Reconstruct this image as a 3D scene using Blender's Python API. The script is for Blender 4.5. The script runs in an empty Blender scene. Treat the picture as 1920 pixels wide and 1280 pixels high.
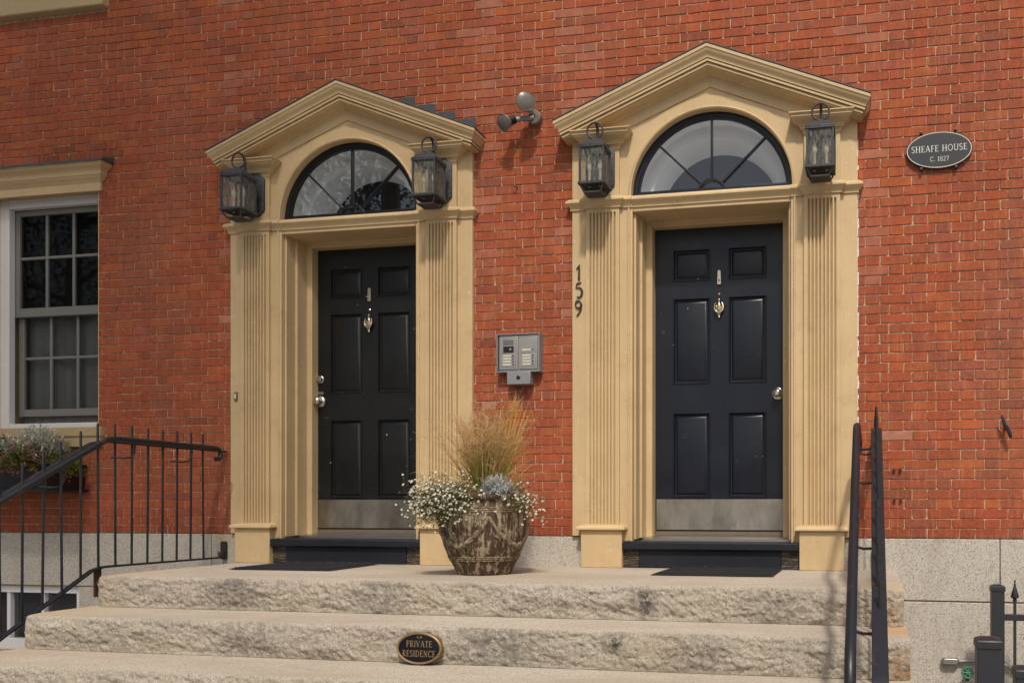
import bpy, math, random
from mathutils import Vector, Matrix, noise
R = math.radians
sc = bpy.context.scene
rng = random.Random(7)

# ------------------------------------------------------------------ camera
CAM = Vector((0.0, -5.76, 0.406)); YAW = R(11.1)
cam_d = bpy.data.cameras.new('camera'); cam = bpy.data.objects.new('camera', cam_d)
sc.collection.objects.link(cam); sc.camera = cam
cam.location = CAM; cam.rotation_euler = (R(90), 0, YAW)
cam_d.sensor_fit = 'HORIZONTAL'; cam_d.sensor_width = 36.0
cam_d.lens = 36.0*1682.2/1920.0
cam_d.shift_x = (960-1300)/1920.0
cam_d.shift_y = (948-640)/1920.0
cam_d.clip_start = .05; cam_d.clip_end = 600

# ------------------------------------------------------------------ world, sun, exposure
SUN = Vector((.30, -1.0, 1.35)).normalized()
w = bpy.data.worlds.new('World'); sc.world = w; w.use_nodes = True
wn = w.node_tree.nodes; wl = w.node_tree.links
sky = wn.new('ShaderNodeTexSky'); sky.sky_type = 'NISHITA'; sky.sun_disc = False
sky.sun_elevation = math.asin(SUN.z); sky.sun_rotation = math.atan2(SUN.x, SUN.y)
sky.air_density = 1.3; sky.dust_density = 4.0; sky.ozone_density = .6
wn['Background'].inputs['Strength'].default_value = .105
wl.new(sky.outputs[0], wn['Background'].inputs['Color'])
sd = bpy.data.lights.new('sun', 'SUN'); so = bpy.data.objects.new('sun', sd)
sc.collection.objects.link(so); sd.energy = 2.7; sd.angle = R(3.5); sd.color = (1, .93, .82)
so.rotation_mode = 'QUATERNION'; so.rotation_quaternion = SUN.to_track_quat('Z', 'Y'); so.location = (3, -10, 14)
sc.view_settings.view_transform = 'Standard'; sc.view_settings.look = 'None'
sc.view_settings.exposure = 0.16; sc.view_settings.gamma = 1.0
sc.cycles.max_bounces = 8; sc.cycles.transparent_max_bounces = 12

def project(p):
    d = Vector(p)-CAM; c, s = math.cos(YAW), math.sin(YAW)
    xc = d.x*c+d.y*s; zc = -d.x*s+d.y*c
    if zc < .1: return None
    return 1300+1682.2*xc/zc, 948-1682.2*d.z/zc

# ------------------------------------------------------------------ materials
class NT:
    def __init__(s, name):
        s.m = bpy.data.materials.new(name); s.m.use_nodes = True
        s.t = s.m.node_tree; s.n = s.t.nodes; s.l = s.t.links
        s.b = s.n['Principled BSDF']; s._c = None
    def co(s):
        if s._c is None: s._c = s.n.new('ShaderNodeTexCoord').outputs['Object']
        return s._c
    def mapv(s, scale=(1,1,1), loc=(0,0,0), rot=(0,0,0)):
        m = s.n.new('ShaderNodeMapping'); m.inputs['Scale'].default_value = scale
        m.inputs['Location'].default_value = loc; m.inputs['Rotation'].default_value = rot
        s.l.new(s.co(), m.inputs['Vector']); return m.outputs[0]
    def noise(s, scale, detail=4, rough=.55, v=None, dist=0):
        n = s.n.new('ShaderNodeTexNoise'); n.inputs['Scale'].default_value = scale
        n.inputs['Detail'].default_value = detail; n.inputs['Roughness'].default_value = rough
        n.inputs['Distortion'].default_value = dist
        s.l.new(v if v else s.co(), n.inputs['Vector']); return n.outputs['Fac']
    def vor(s, scale, v=None, out='Distance', feat='F1'):
        n = s.n.new('ShaderNodeTexVoronoi'); n.feature = feat; n.inputs['Scale'].default_value = scale
        s.l.new(v if v else s.co(), n.inputs['Vector']); return n.outputs[out]
    def ramp(s, f, stops):
        r = s.n.new('ShaderNodeValToRGB'); e = r.color_ramp.elements
        while len(e) < len(stops): e.new(.5)
        for k, (p, c) in enumerate(stops):
            e[k].position = p; e[k].color = (*c, 1) if isinstance(c, tuple) else (c, c, c, 1)
        s.l.new(f, r.inputs[0]); return r.outputs[0]
    def inp(s, sock, v):
        if isinstance(v, (int, float)): sock.default_value = v
        elif isinstance(v, tuple): sock.default_value = (*v, 1) if len(v) == 3 else v
        else: s.l.new(v, sock)
    def mix(s, f, a, b, mode='MIX'):
        m = s.n.new('ShaderNodeMix'); m.data_type = 'RGBA'; m.blend_type = mode
        s.inp(m.inputs[0], f); s.inp(m.inputs[6], a); s.inp(m.inputs[7], b); return m.outputs[2]
    def math(s, op, a, b=0.0, c=0.0):
        m = s.n.new('ShaderNodeMath'); m.operation = op
        s.inp(m.inputs[0], a); s.inp(m.inputs[1], b); s.inp(m.inputs[2], c); return m.outputs[0]
    def blob(s, p, r, soft=.5, v=None):
        "1 near point p, 0 beyond radius r (a stain with a place of its own)"
        m = s.n.new('ShaderNodeVectorMath'); m.operation = 'DISTANCE'
        s.l.new(v if v else s.co(), m.inputs[0]); m.inputs[1].default_value = p
        mr = s.n.new('ShaderNodeMapRange'); mr.inputs[1].default_value = r*soft; mr.inputs[2].default_value = r
        mr.inputs[3].default_value = 1; mr.inputs[4].default_value = 0
        s.l.new(m.outputs['Value'], mr.inputs[0]); return mr.outputs[0]
    def attr(s, name):
        a = s.n.new('ShaderNodeAttribute'); a.attribute_name = name; return a.outputs['Color']
    def rnd(s): return s.n.new('ShaderNodeObjectInfo').outputs['Random']
    def bump(s, h, strength=.3, dist=.01, nrm=None):
        b = s.n.new('ShaderNodeBump'); b.inputs['Strength'].default_value = strength
        b.inputs['Distance'].default_value = dist; s.l.new(h, b.inputs['Height'])
        if nrm: s.l.new(nrm, b.inputs['Normal'])
        return b.outputs[0]
    def out(s, col=None, rough=None, nrm=None, metal=None, spec=None):
        if col is not None: s.inp(s.b.inputs['Base Color'], col)
        if rough is not None: s.inp(s.b.inputs['Roughness'], rough)
        if metal is not None: s.inp(s.b.inputs['Metallic'], metal)
        if spec is not None: s.inp(s.b.inputs['Specular IOR Level'], spec)
        if nrm is not None: s.l.new(nrm, s.b.inputs['Normal'])
        return s.m
M = {}
def mk_materials():
    # brick: per-brick colour comes from the mesh, the nodes add grain and wash
    t = NT('brick_clay'); c = t.attr('tint')
    n1 = t.noise(55, 5, .65); n2 = t.noise(9, 3); st = t.noise(48, 3, .6, t.mapv((1, 1, .08)))
    c = t.mix(t.ramp(n1, [(.38, .0), (.68, .75)]), c, t.mix(.6, c, (.50, .145, .052)))
    c = t.mix(t.ramp(st, [(.52, 0.0), (.66, .50)]), c, (.48, .165, .075))
    c = t.mix(t.ramp(n2, [(.40, .30), (.60, 0.0)]), c, (.16, .050, .032))
    bl_ = t.noise(24, 6, .72); c = t.mix(t.ramp(bl_, [(.58, 0.0), (.72, .30)]), c, (.44, .21, .125)); c = t.mix(t.ramp(bl_, [(.33, .32), (.44, 0.0)]), c, (.14, .045, .03))
    pit = t.ramp(t.noise(140, 2, .5), [(.28, 1.0), (.36, 0.0)])
    c = t.mix(t.math('MULTIPLY', pit, .5), c, (.06, .025, .02))
    eff = t.math('MULTIPLY', t.ramp(t.noise(2.1, 3, .6), [(.58, 0.0), (.72, 1.0)]), t.ramp(t.noise(60, 4, .7), [(.45, 0.0), (.75, .42)]))
    c = t.mix(eff, c, (.55, .36, .28))
    h = t.math('ADD', t.noise(90, 5, .7), t.math('MULTIPLY', pit, -.5))
    M['brick'] = t.out(c, .88, t.bump(h, .45, .004), spec=.25)
    t = NT('mortar_lime'); n = t.noise(30, 5, .7)
    c = t.ramp(n, [(.3, (.28, .155, .095)), (.5, (.45, .29, .185)), (.7, (.58, .43, .305))])
    M['mortar'] = t.out(c, .95, t.bump(t.noise(160, 3), .5, .003), spec=.1)
    # ochre trim paint
    t = NT('ochre_paint'); n = t.noise(3.0, 5, .6); g = t.noise(26, 5, .65, t.mapv((1, 1, .10)))
    c = t.ramp(n, [(.25, (.50, .360, .195)), (.75, (.59, .435, .245))])
    c = t.mix(t.ramp(g, [(.5, 0.0), (.8, .30)]), c, (.40, .27, .13))
    dirt = t.ramp(t.noise(7, 7, .78), [(.54, 0.0), (.72, .5)])
    c = t.mix(dirt, c, (.36, .25, .125))
    crk = t.ramp(t.noise(30, 5, .6, t.mapv((1.6, 1.6, .05))), [(.70, 0.0), (.74, .55)]); c = t.mix(crk, c, (.25, .165, .08))
    chip = t.ramp(t.noise(48, 3, .5), [(.70, 0.0), (.715, .8)])
    c = t.mix(chip, c, (.66, .56, .42))
    h = t.math('ADD', t.math('MULTIPLY', g, .6), t.noise(75, 4, .6))
    M['ochre'] = t.out(c, t.ramp(n, [(.3, .42), (.7, .58)]), t.bump(h, .22, .004), spec=.4)
    t = NT('cream_sill_stone'); n = t.noise(40, 5, .7)
    c = t.mix(n, (.36, .26, .14), (.50, .39, .23)); M['sill_stone'] = t.out(c, .9, t.bump(n, .4, .006), spec=.2)
    # black door paint (with small pale chips)
    for nm, base, hi in (('door_black', (.0060, .0060, .0066), (.0115, .0115, .012)), ('door_navy', (.0050, .0066, .0120), (.010, .0130, .0215))):
        t = NT(nm); n = t.noise(5, 5, .65); g = t.noise(30, 4, .6, t.mapv((1, 1, .08)))
        c = t.mix(n, base, hi); c = t.mix(t.ramp(g, [(.5, 0.0), (.85, .4)]), c, hi)
        ch = t.math('MULTIPLY', t.ramp(t.noise(42, 2, .5), [(.755, 0.0), (.765, 1.0)]), t.ramp(t.noise(2.3, 2), [(.45, 0.0), (.6, 1.0)]))
        c = t.mix(ch, c, (.42, .40, .37))
        sc_ = t.math('MULTIPLY', t.ramp(t.noise(16, 2, .5, t.mapv((1, 1, 5), rot=(0, .6, 0))), [(.74, 0.0), (.76, .22)]), 1.0)
        c = t.mix(sc_, c, (.2, .2, .2))
        M[nm] = t.out(c, t.ramp(n, [(.3, .26), (.7, .44)]), t.bump(g, .12, .003), spec=.36)
    t = NT('sill_paint_worn'); n = t.noise(9, 6, .7); g = t.noise(20, 6, .75, t.mapv((1, 1, 9)))
    c = t.mix(n, (.007, .0085, .014), (.016, .018, .026))
    wr = t.ramp(t.noise(60, 4, .7, t.mapv((.5, 1, 2.2))), [(.60, 0.0), (.72, .55)])
    c = t.mix(wr, c, (.07, .062, .055)); M['sill_black'] = t.out(c, .55, t.bump(g, .3, .006), spec=.3)
    t = NT('peeling_board'); g = t.noise(16, 6, .75, t.mapv((1, 1, 10)))
    c = t.ramp(g, [(.42, (.018, .018, .024)), (.52, (.05, .04, .035)), (.58, (.26, .18, .11)), (.66, (.03, .028, .03))])
    M['peel'] = t.out(c, .75, t.bump(g, .8, .012), spec=.3)
    # granite
    def granite(nm, a, b, dark, specks, sc1):
        t = NT(nm); n = t.noise(2.2, 5, .65); f = t.noise(120, 4, .75)
        c = t.mix(n, a, b)
        c = t.mix(t.ramp(f, [(.35, .55), (.5, 0.0)]), c, (a[0]*.55, a[1]*.53, a[2]*.5))
        c = t.mix(t.ramp(f, [(.55, 0.0), (.72, .55)]), c, (.70, .64, .56))
        v = t.vor(sc1, t.mapv((1, 1, 1)), 'Color'); d = t.vor(sc1, None, 'Distance')
        sep = t.n.new('ShaderNodeSeparateColor'); t.l.new(v, sep.inputs[0])
        sp = t.math('MULTIPLY', t.ramp(sep.outputs[0], [(specks, 1.0), (specks+.03, 0.0)]), t.ramp(d, [(.32, 1.0), (.46, 0.0)]))
        c = t.mix(t.math('MULTIPLY', sp, .85), c, dark)
        return t, c, f
    t, c, f = granite('granite_dressed', (.42, .38, .325), (.50, .46, .395), (.035, .035, .036), .17, 115)
    st = t.ramp(t.noise(2.6, 6, .72, t.mapv((1.5, 1, .55))), [(.50, 0.0), (.72, .55)]); c = t.mix(st, c, (.25, .21, .16))
    rust = t.math('MULTIPLY', t.blob((-4.62, -.01, .17), .10, .2), .5); c = t.mix(rust, c, (.45, .25, .07))
    v2 = t.vor(260, None, 'Color'); sp2 = t.n.new('ShaderNodeSeparateColor'); t.l.new(v2, sp2.inputs[0])
    c = t.mix(t.ramp(sp2.outputs[1], [(.30, .45), (.36, 0.0)]), c, (.20, .18, .155)); c = t.mix(t.ramp(sp2.outputs[2], [(.70, 0.0), (.76, .5)]), c, (.66, .62, .56))
    M['granite'] = t.out(c, .85, t.bump(f, .25, .003), spec=.3)
    t, c, f = granite('granite_step', (.475, .415, .335), (.58, .515, .43), (.13, .12, .105), .20, 170)
    ln = t.noise(3.4, 6, .7, t.mapv((.7, 1, 2.0)), .6)
    lich = t.ramp(ln, [(.52, 0.0), (.70, .60)]); c = t.mix(lich, c, (.21, .19, .165))
    cr = t.noise(9, 7, .72, t.mapv((.8, 1, 1.6), rot=(0, .5, 0)), .9); c = t.mix(t.ramp(cr, [(.60, 0.0), (.69, .6)]), c, (.13, .115, .10))
    brn = t.ramp(t.noise(1.1, 4, .6, t.mapv((1, 1, 1), (4, 2, 1))), [(.52, 0.0), (.75, .35)]); c = t.mix(brn, c, (.42, .31, .19))
    wob = t.noise(22, 5, .7)
    for p, r, col, k in (((-1.13, -1.3, -.075), .085, (.06, .057, .055), 1.1), ((-1.16, -1.76, -.225), .085, (.06, .057, .055), 1.1),
                         ((-1.12, -1.3, -.13), .06, (.10, .095, .09), 1.0), ((-2.6, -1.3, -.10), .22, (.19, .17, .15), .7), ((-3.5, -1.3, -.05), .25, (.18, .16, .14), .8), ((-1.75, -1.76, -.22), .28, (.18, .165, .145), .8), ((-.75, -1.76, -.28), .2, (.20, .18, .155), .7), ((-3.1, -1.76, -.25), .3, (.20, .18, .155), .6), ((-.45, -1.3, -.1), .22, (.24, .21, .17), .7), ((.075, -1.28, -.14), .10, (.42, .19, .06), .8), ((.06, -1.28, -.08), .07, (.25, .12, .05), 1.0),
                         ((.15, -1.7, -.33), .15, (.38, .22, .10), 1.0), ((-4.5, -1.3, -.02), .22, (.44, .31, .17), .6), ((.14, -1.2, .0), .16, (.50, .36, .19), .6)):
        p = (p[0], p[1], p[2]+.9); bl = t.math('MULTIPLY', t.blob(p, r, .25), t.ramp(wob, [(.38, 0.0), (.56, 1.0)])); c = t.mix(t.math('MINIMUM', t.math('MULTIPLY', bl, k), .9), c, col)
    gr = t.noise(85, 6, .75); c = t.mix(t.ramp(gr, [(.36, .5), (.46, 0.0)]), c, (.19, .165, .14)); c = t.mix(t.ramp(gr, [(.55, 0.0), (.66, .6)]), c, (.70, .62, .52))
    h = t.math('ADD', t.noise(38, 8, .75), t.math('MULTIPLY', gr, .6))
    M['step'] = t.out(c, .92, t.bump(h, 1.0, .016), spec=.2)
    t2, c2, f2 = granite('granite_tread', (.45, .39, .32), (.54, .475, .395), (.12, .105, .09), .30, 120)
    wr = t2.ramp(t2.noise(1.3, 5, .65, t2.mapv((.6, 1.6, 1))), [(.42, 0.0), (.62, .6)]); c2 = t2.mix(wr, c2, (.37, .30, .225)); c2 = t2.mix(t2.ramp(t2.noise(6, 7, .75, t2.mapv((.7, 1.5, 1))), [(.55, 0.0), (.72, .45)]), c2, (.27, .225, .18))
    for p, r, col, k in (((.13, -1.15, 0), .34, (.52, .39, .23), .6), ((.13, -1.45, -.18), .18, (.52, .28, .10), .7), ((-4.45, -1.0, 0), .5, (.50, .38, .24), .6), ((-4.4, -1.55, -.18), .45, (.47, .35, .22), .6)):
        p = (p[0], p[1], p[2]+.9); bl = t2.math('MULTIPLY', t2.blob(p, r, .2), k); c2 = t2.mix(bl, c2, col)
    M['tread'] = t2.out(c2, .9, t2.bump(t2.math('ADD', f2, t2.noise(25, 5, .6)), .3, .004), spec=.2)
    # metals and sundries
    t = NT('iron_black_paint'); n = t.noise(40, 5, .7); c = t.mix(n, (.007, .0075, .010), (.018, .019, .024))
    c = t.mix(t.ramp(t.noise(14, 5, .7), [(.60, 0.0), (.72, .75)]), c, (.14, .055, .03))
    M['iron'] = t.out(c, .42, t.bump(n, .3, .002), spec=.5)
    t = NT('rusty_iron'); n = t.noise(50, 5, .7); c = t.mix(n, (.02, .015, .014), (.12, .05, .028)); M['rust'] = t.out(c, .8, t.bump(n, .5, .002))
    t = NT('lantern_pewter'); n = t.noise(90, 5, .75); c = t.mix(t.ramp(n, [(.4, 0.0), (.7, 1.0)]), (.018, .019, .024), (.075, .077, .085))
    M['pewter'] = t.out(c, .55, t.bump(n, .5, .003), spec=.45)
    t = NT('fence_powder_coat'); c = t.mix(t.noise(60, 4), (.018, .019, .024), (.028, .029, .036)); M['fence'] = t.out(c, .38, spec=.5)
    t = NT('lead_flashing'); n = t.noise(18, 5, .7); c = t.mix(n, (.03, .032, .038), (.10, .10, .108)); M['lead'] = t.out(c, .6, t.bump(n, .4, .006), spec=.4)
    def metal(nm, c, r, k=.3, m=1.0):
        t = NT(nm); n = t.noise(60, 4, .6, t.mapv((1, 1, .15))); M[nm] = t.out(t.mix(n, tuple(x*(1-k) for x in c), c), r, None, m)
    metal('steel', (.52, .50, .46), .38, .25); metal('chrome', (.62, .60, .57), .2, .2); metal('brass_pale', (.66, .58, .42), .30, .25)
    t = NT('kick_steel'); n = t.noise(4, 6, .7, t.mapv((1, 1, .5))); sc_ = t.noise(30, 4, .6, t.mapv((2.5, 1, .15))); c = t.mix(t.ramp(n, [(.35, 0.0), (.65, 1.0)]), (.27, .245, .21), (.43, .40, .355)); c = t.mix(t.ramp(sc_, [(.6, 0.0), (.75, .5)]), c, (.22, .19, .15)); M['kick_steel'] = t.out(c, t.ramp(n, [(.3, .30), (.7, .5)]), None, 1.0); metal('panel_steel', (.50, .475, .45), .45, .12); metal('box_grey', (.27, .285, .30), .5, .15, .3)
    metal('alu', (.50, .49, .47), .35, .2); metal('flood_metal', (.24, .215, .185), .45, .25, .4); metal('gold', (.33, .225, .115), .5, .35, .6)
    def flat(nm, c, r=.6, k=.15, s=40, spec=.4):
        t = NT(nm); n = t.noise(s, 4, .6); M[nm] = t.out(t.mix(n, tuple(x*(1-k) for x in c), tuple(min(1, x*(1+k)) for x in c)), r, None, None, spec)
    flat('white_paint', (.66, .65, .66), .45, .06); flat('grey_sash', (.185, .18, .17), .5, .08); flat('caulk', (.68, .66, .63), .8, .1)
    flat('plastic_black', (.012, .012, .014), .35); flat('planter_black', (.012, .012, .015), .4); flat('sign_black', (.030, .031, .034), .4, .06)
    flat('sign_white', (.70, .70, .68), .5, .05); flat('plaque_black', (.006, .006, .010), .35, .15, 40, .25); flat('soil', (.03, .02, .014), .95, .4, 60)
    flat('number_dark', (.035, .03, .032), .45, .2); flat('card', (.52, .52, .40), .6, .1); flat('lens_glass', (.14, .125, .11), .3, .2, 25)
    flat('bulb', (.86, .85, .80), .15, .03); flat('sleeve', (.60, .57, .48), .4, .05); flat('interior_white', (.80, .80, .80), .7, .05)
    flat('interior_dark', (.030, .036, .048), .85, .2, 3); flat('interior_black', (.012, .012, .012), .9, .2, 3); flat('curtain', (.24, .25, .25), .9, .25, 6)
    flat('tap_green', (.02, .16, .09), .35, .2); flat('rubber', (.022, .022, .025), .9, .4, 120, .2); flat('asphalt', (.05, .05, .052), .9, .25, 20); flat('concrete', (.28, .265, .24), .9, .15, 9)
    flat('trunk', (.09, .07, .055), .9, .35, 12); flat('wood_door_jamb', (.14, .10, .065), .6, .3)
    t = NT('screen_mesh'); t.b.inputs['Base Color'].default_value = (.05, .05, .05, 1); M['screen'] = t.m
    # window glass: part mirror, part clear
    def glass(nm, tint, ior=1.5, f0=.02):
        t = NT(nm); t.n.remove(t.b)
        tr = t.n.new('ShaderNodeBsdfTransparent'); tr.inputs[0].default_value = (*tint, 1)
        gl = t.n.new('ShaderNodeBsdfGlossy'); gl.inputs['Roughness'].default_value = .015; gl.inputs[0].default_value = (.95, .96, 1, 1)
        nb = t.bump(t.noise(3, 2), .006, .01); t.l.new(nb, gl.inputs['Normal'])
        fr = t.n.new('ShaderNodeFresnel'); fr.inputs[0].default_value = ior
        mx = t.n.new('ShaderNodeMixShader'); t.l.new(t.math('ADD', t.math('MULTIPLY', fr.outputs[0], 1.1 if nm == 'glass' else .5), f0), mx.inputs[0])
        t.l.new(tr.outputs[0], mx.inputs[1]); t.l.new(gl.outputs[0], mx.inputs[2])
        t.l.new(mx.outputs[0], t.n['Material Output'].inputs[0]); M[nm] = t.m
    glass('glass', (.90, .92, .93)); glass('glass_screened', (.62, .62, .62), 1.35, .0)
    t = NT('seeded_glass'); n = t.noise(70, 4, .7, t.mapv((1, 1, .35)))
    tr = t.n.new('ShaderNodeBsdfTransparent'); tr.inputs[0].default_value = (.80, .76, .66, 1)
    t.out(t.ramp(n, [(.35, (.20, .20, .19)), (.7, (.42, .42, .40))]), .2, t.bump(n, .35, .004))
    mx = t.n.new('ShaderNodeMixShader'); t.l.new(t.ramp(n, [(.35, .15), (.65, .36)]), mx.inputs[0])
    t.l.new(tr.outputs[0], mx.inputs[1]); t.l.new(t.b.outputs[0], mx.inputs[2]); t.l.new(mx.outputs[0], t.n['Material Output'].inputs[0]); M['seeded'] = t.m
    # planter glaze
    t = NT('planter_glaze'); g = t.noise(26, 6, .75, t.mapv((1, 1, .085))); n = t.noise(30, 6, .75)
    c = t.mix(t.noise(6, 4), (.042, .021, .013), (.085, .043, .027))
    dr = t.ramp(t.math('ADD', t.math('MULTIPLY', g, .8), t.math('MULTIPLY', n, .25)), [(.53, 0.0), (.575, .9)])
    c = t.mix(dr, c, t.mix(n, (.25, .19, .12), (.43, .36, .25)))
    M['glaze'] = t.out(c, .55, t.bump(n, .6, .008), spec=.35)
    t = NT('planter_relief'); n = t.noise(45, 6, .75)
    M['relief'] = t.out(t.ramp(n, [(.42, (.06, .036, .022)), (.56, (.29, .225, .145)), (.72, (.44, .37, .26))]), .6, t.bump(n, .7, .008), spec=.3)
    # plants: colour from the mesh
    t = NT('plant_tint'); c = t.attr('tint'); t.out(c, .7, None, None, .2)
    ts = t.n.new('ShaderNodeBsdfTranslucent'); t.l.new(c, ts.inputs[0]); mx = t.n.new('ShaderNodeMixShader'); mx.inputs[0].default_value = .28
    t.l.new(t.b.outputs[0], mx.inputs[1]); t.l.new(ts.outputs[0], mx.inputs[2]); t.l.new(mx.outputs[0], t.n['Material Output'].inputs[0]); M['plant'] = t.m
mk_materials()

# ------------------------------------------------------------------ mesh builder
class MB:
    def __init__(s): s.v = []; s.f = []; s.c = None
    def tint(s, col, n0):
        if s.c is None: s.c = []
        while len(s.c) < n0: s.c.append((1, 1, 1))
        while len(s.c) < len(s.v): s.c.append(col)
    def quad(s, a, b, c, d, col=None):
        n = len(s.v); s.v += [tuple(a), tuple(b), tuple(c), tuple(d)]; s.f.append((n, n+1, n+2, n+3))
        if col: s.tint(col, n)
    def box(s, x0, x1, y0, y1, z0, z1):
        n = len(s.v)
        s.v += [(x, y, z) for z in (z0, z1) for y in (y0, y1) for x in (x0, x1)]
        s.f += [tuple(n+i for i in q) for q in ((0,2,3,1), (4,5,7,6), (0,1,5,4), (1,3,7,5), (3,2,6,7), (2,0,4,6))]; return s
    def rings(s, rs, closed=True, cap0=True, cap1=True):
        "loft between vertex rings of equal length"
        n = len(s.v); k = len(rs[0])
        for r in rs: s.v += [tuple(p) for p in r]
        for i in range(len(rs)-1):
            a = n+i*k; b = a+k
            for j in range(k if closed else k-1):
                j2 = (j+1) % k; s.f.append((a+j, a+j2, b+j2, b+j))
        if cap0: s.f.append(tuple(n+j for j in reversed(range(k))))
        if cap1: s.f.append(tuple(n+(len(rs)-1)*k+j for j in range(k)))
        return s
    def lathe(s, prof, seg=24, c=(0,0,0), axis='z', caps=True):
        rs = []
        for r, h in prof:
            ring = []
            for j in range(seg):
                a = 2*math.pi*j/seg; p, q = r*math.cos(a), r*math.sin(a)
                ring.append({'z': (c[0]+p, c[1]+q, c[2]+h), 'y': (c[0]+p, c[1]-h, c[2]+q), 'x': (c[0]+h, c[1]+p, c[2]+q)}[axis])
            rs.append(ring)
        return s.rings(rs, True, caps, caps)
    def tube(s, pts, r, seg=8, caps=True, flat=None):
        "round tube, or a flat bar when flat=(half width x, half thickness)"
        pts = [Vector(p) for p in pts]; rs = []; up = Vector((0, 0, 1)); prev = None
        for i, p in enumerate(pts):
            d = (pts[min(i+1, len(pts)-1)]-pts[max(i-1, 0)]).normalized()
            if prev is None:
                u = d.cross(up) if abs(d.dot(up)) < .95 else d.cross(Vector((1, 0, 0)))
            else: u = prev-d*prev.dot(d)
            u.normalize(); prev = u; v = d.cross(u)
            rr = r[i] if isinstance(r, (list, tuple)) else r
            if flat: rs.append([p+u*a*flat[0]+v*b*flat[1] for a, b in ((1,1), (-1,1), (-1,-1), (1,-1))])
            else: rs.append([p+(u*math.cos(2*math.pi*j/seg)+v*math.sin(2*math.pi*j/seg))*rr for j in range(seg)])
        return s.rings(rs, True, caps, caps)
    def poly_prism(s, pts, y0, y1):
        "polygon in the xz plane extruded along y"
        return s.rings([[(x, y0, z) for x, z in pts], [(x, y1, z) for x, z in pts]])
    def mesh(s, name, mat, smooth=35):
        me = bpy.data.meshes.new(name); me.from_pydata(s.v, [], s.f)
        if s.c is not None:
            s.tint((1, 1, 1), len(s.v))
            a = me.color_attributes.new('tint', 'FLOAT_COLOR', 'POINT')
            a.data.foreach_set('color', [x for c in s.c for x in (*c, 1.0)])
        me.materials.append(M[mat])
        if smooth:
            me.polygons.foreach_set('use_smooth', [True]*len(me.polygons)); me.set_sharp_from_angle(angle=R(smooth))
        me.update(); return me
def link(o): sc.collection.objects.link(o); return o
def obj(name, mb, mat, parent=None, bevel=0, smooth=35, loc=None, seg=2):
    o = link(bpy.data.objects.new(name, mb.mesh(name, mat, smooth)))
    if parent: o.parent = parent
    if loc: o.location = loc
    if bevel:
        b = o.modifiers.new('bevel', 'BEVEL'); b.width = bevel; b.segments = seg; b.limit_method = 'ANGLE'; b.angle_limit = R(40); b.harden_normals = False
    return o
def tag(o, label=None, cat=None, group=None, kind=None):
    for k, v in (('label', label), ('category', cat), ('group', group), ('kind', kind)):
        if v: o[k] = v
    return o
def thing(name, label, cat, loc=(0,0,0), rz=0, group=None):
    o = link(bpy.data.objects.new(name, None)); o.empty_display_size = .1; o.location = loc; o.rotation_euler = (0, 0, rz)
    return tag(o, label, cat, group)
def copy_tree(o, parent=None):
    c = link(o.copy())
    if parent: c.parent = parent
    for ch in [x for x in sc.objects if x.parent == o]: copy_tree(ch, c)
    return c
def bx(*a): return MB().box(*a)

# ------------------------------------------------------------------ ground, road, pavement
GZ = -.90
def ground():
    tag(obj('ground', bx(-250, 250, -250, 250, GZ-.5, GZ-.16), 'asphalt', smooth=0), kind='structure')
    tag(obj('pavement', bx(-60, 60, -6.9, 0, GZ-.3, GZ), 'concrete', bevel=.01), kind='structure')
    tag(obj('kerb', bx(-60, 60, -7.08, -6.91, GZ-.3, GZ+.006), 'granite', bevel=.02), kind='structure')
    tag(obj('road', bx(-120, 120, -16, -7.085, GZ-.4, GZ-.14), 'asphalt'), kind='structure')
ground()

# ------------------------------------------------------------------ the house
house = thing('brick_house', 'red brick town house with granite base and two matching ochre doorways', 'house')
UNITS = (-3.603, -1.012)                       # centre lines of the two doorways
WX0, WX1, WZ1 = -8.2, 2.3, 5.2
BZ = .205                                      # underside of the brickwork
HOLES = [(-6.70, -5.687, 1.0, 2.80), (-6.70, -5.687, 4.28, 6.0)]
SILLS = [(-6.78, -5.625, .85, 1.0), (-6.80, -5.60, 4.135, 4.285)]
def grid_sheet(x0, x1, z0, z1, holes, y0, y1):
    mb = MB(); xs = sorted({x0, x1, *[v for h in holes for v in h[:2] if x0 < v < x1]}); zs = sorted({z0, z1, *[v for h in holes for v in h[2:] if z0 < v < z1]})
    for i in range(len(xs)-1):
        for j in range(len(zs)-1):
            cx_, cz = (xs[i]+xs[i+1])/2, (zs[j]+zs[j+1])/2
            if any(h[0] < cx_ < h[1] and h[2] < cz < h[3] for h in holes): continue
            mb.box(xs[i], xs[i+1], y0, y1, zs[j], zs[j+1])
    return mb
doorholes = [(u-.60, u+.60, -1, 3.03) for u in UNITS]
wall = obj('wall', grid_sheet(WX0, WX1, BZ, WZ1, HOLES+doorholes, .0054, .26), 'mortar', house, smooth=0)

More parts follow.
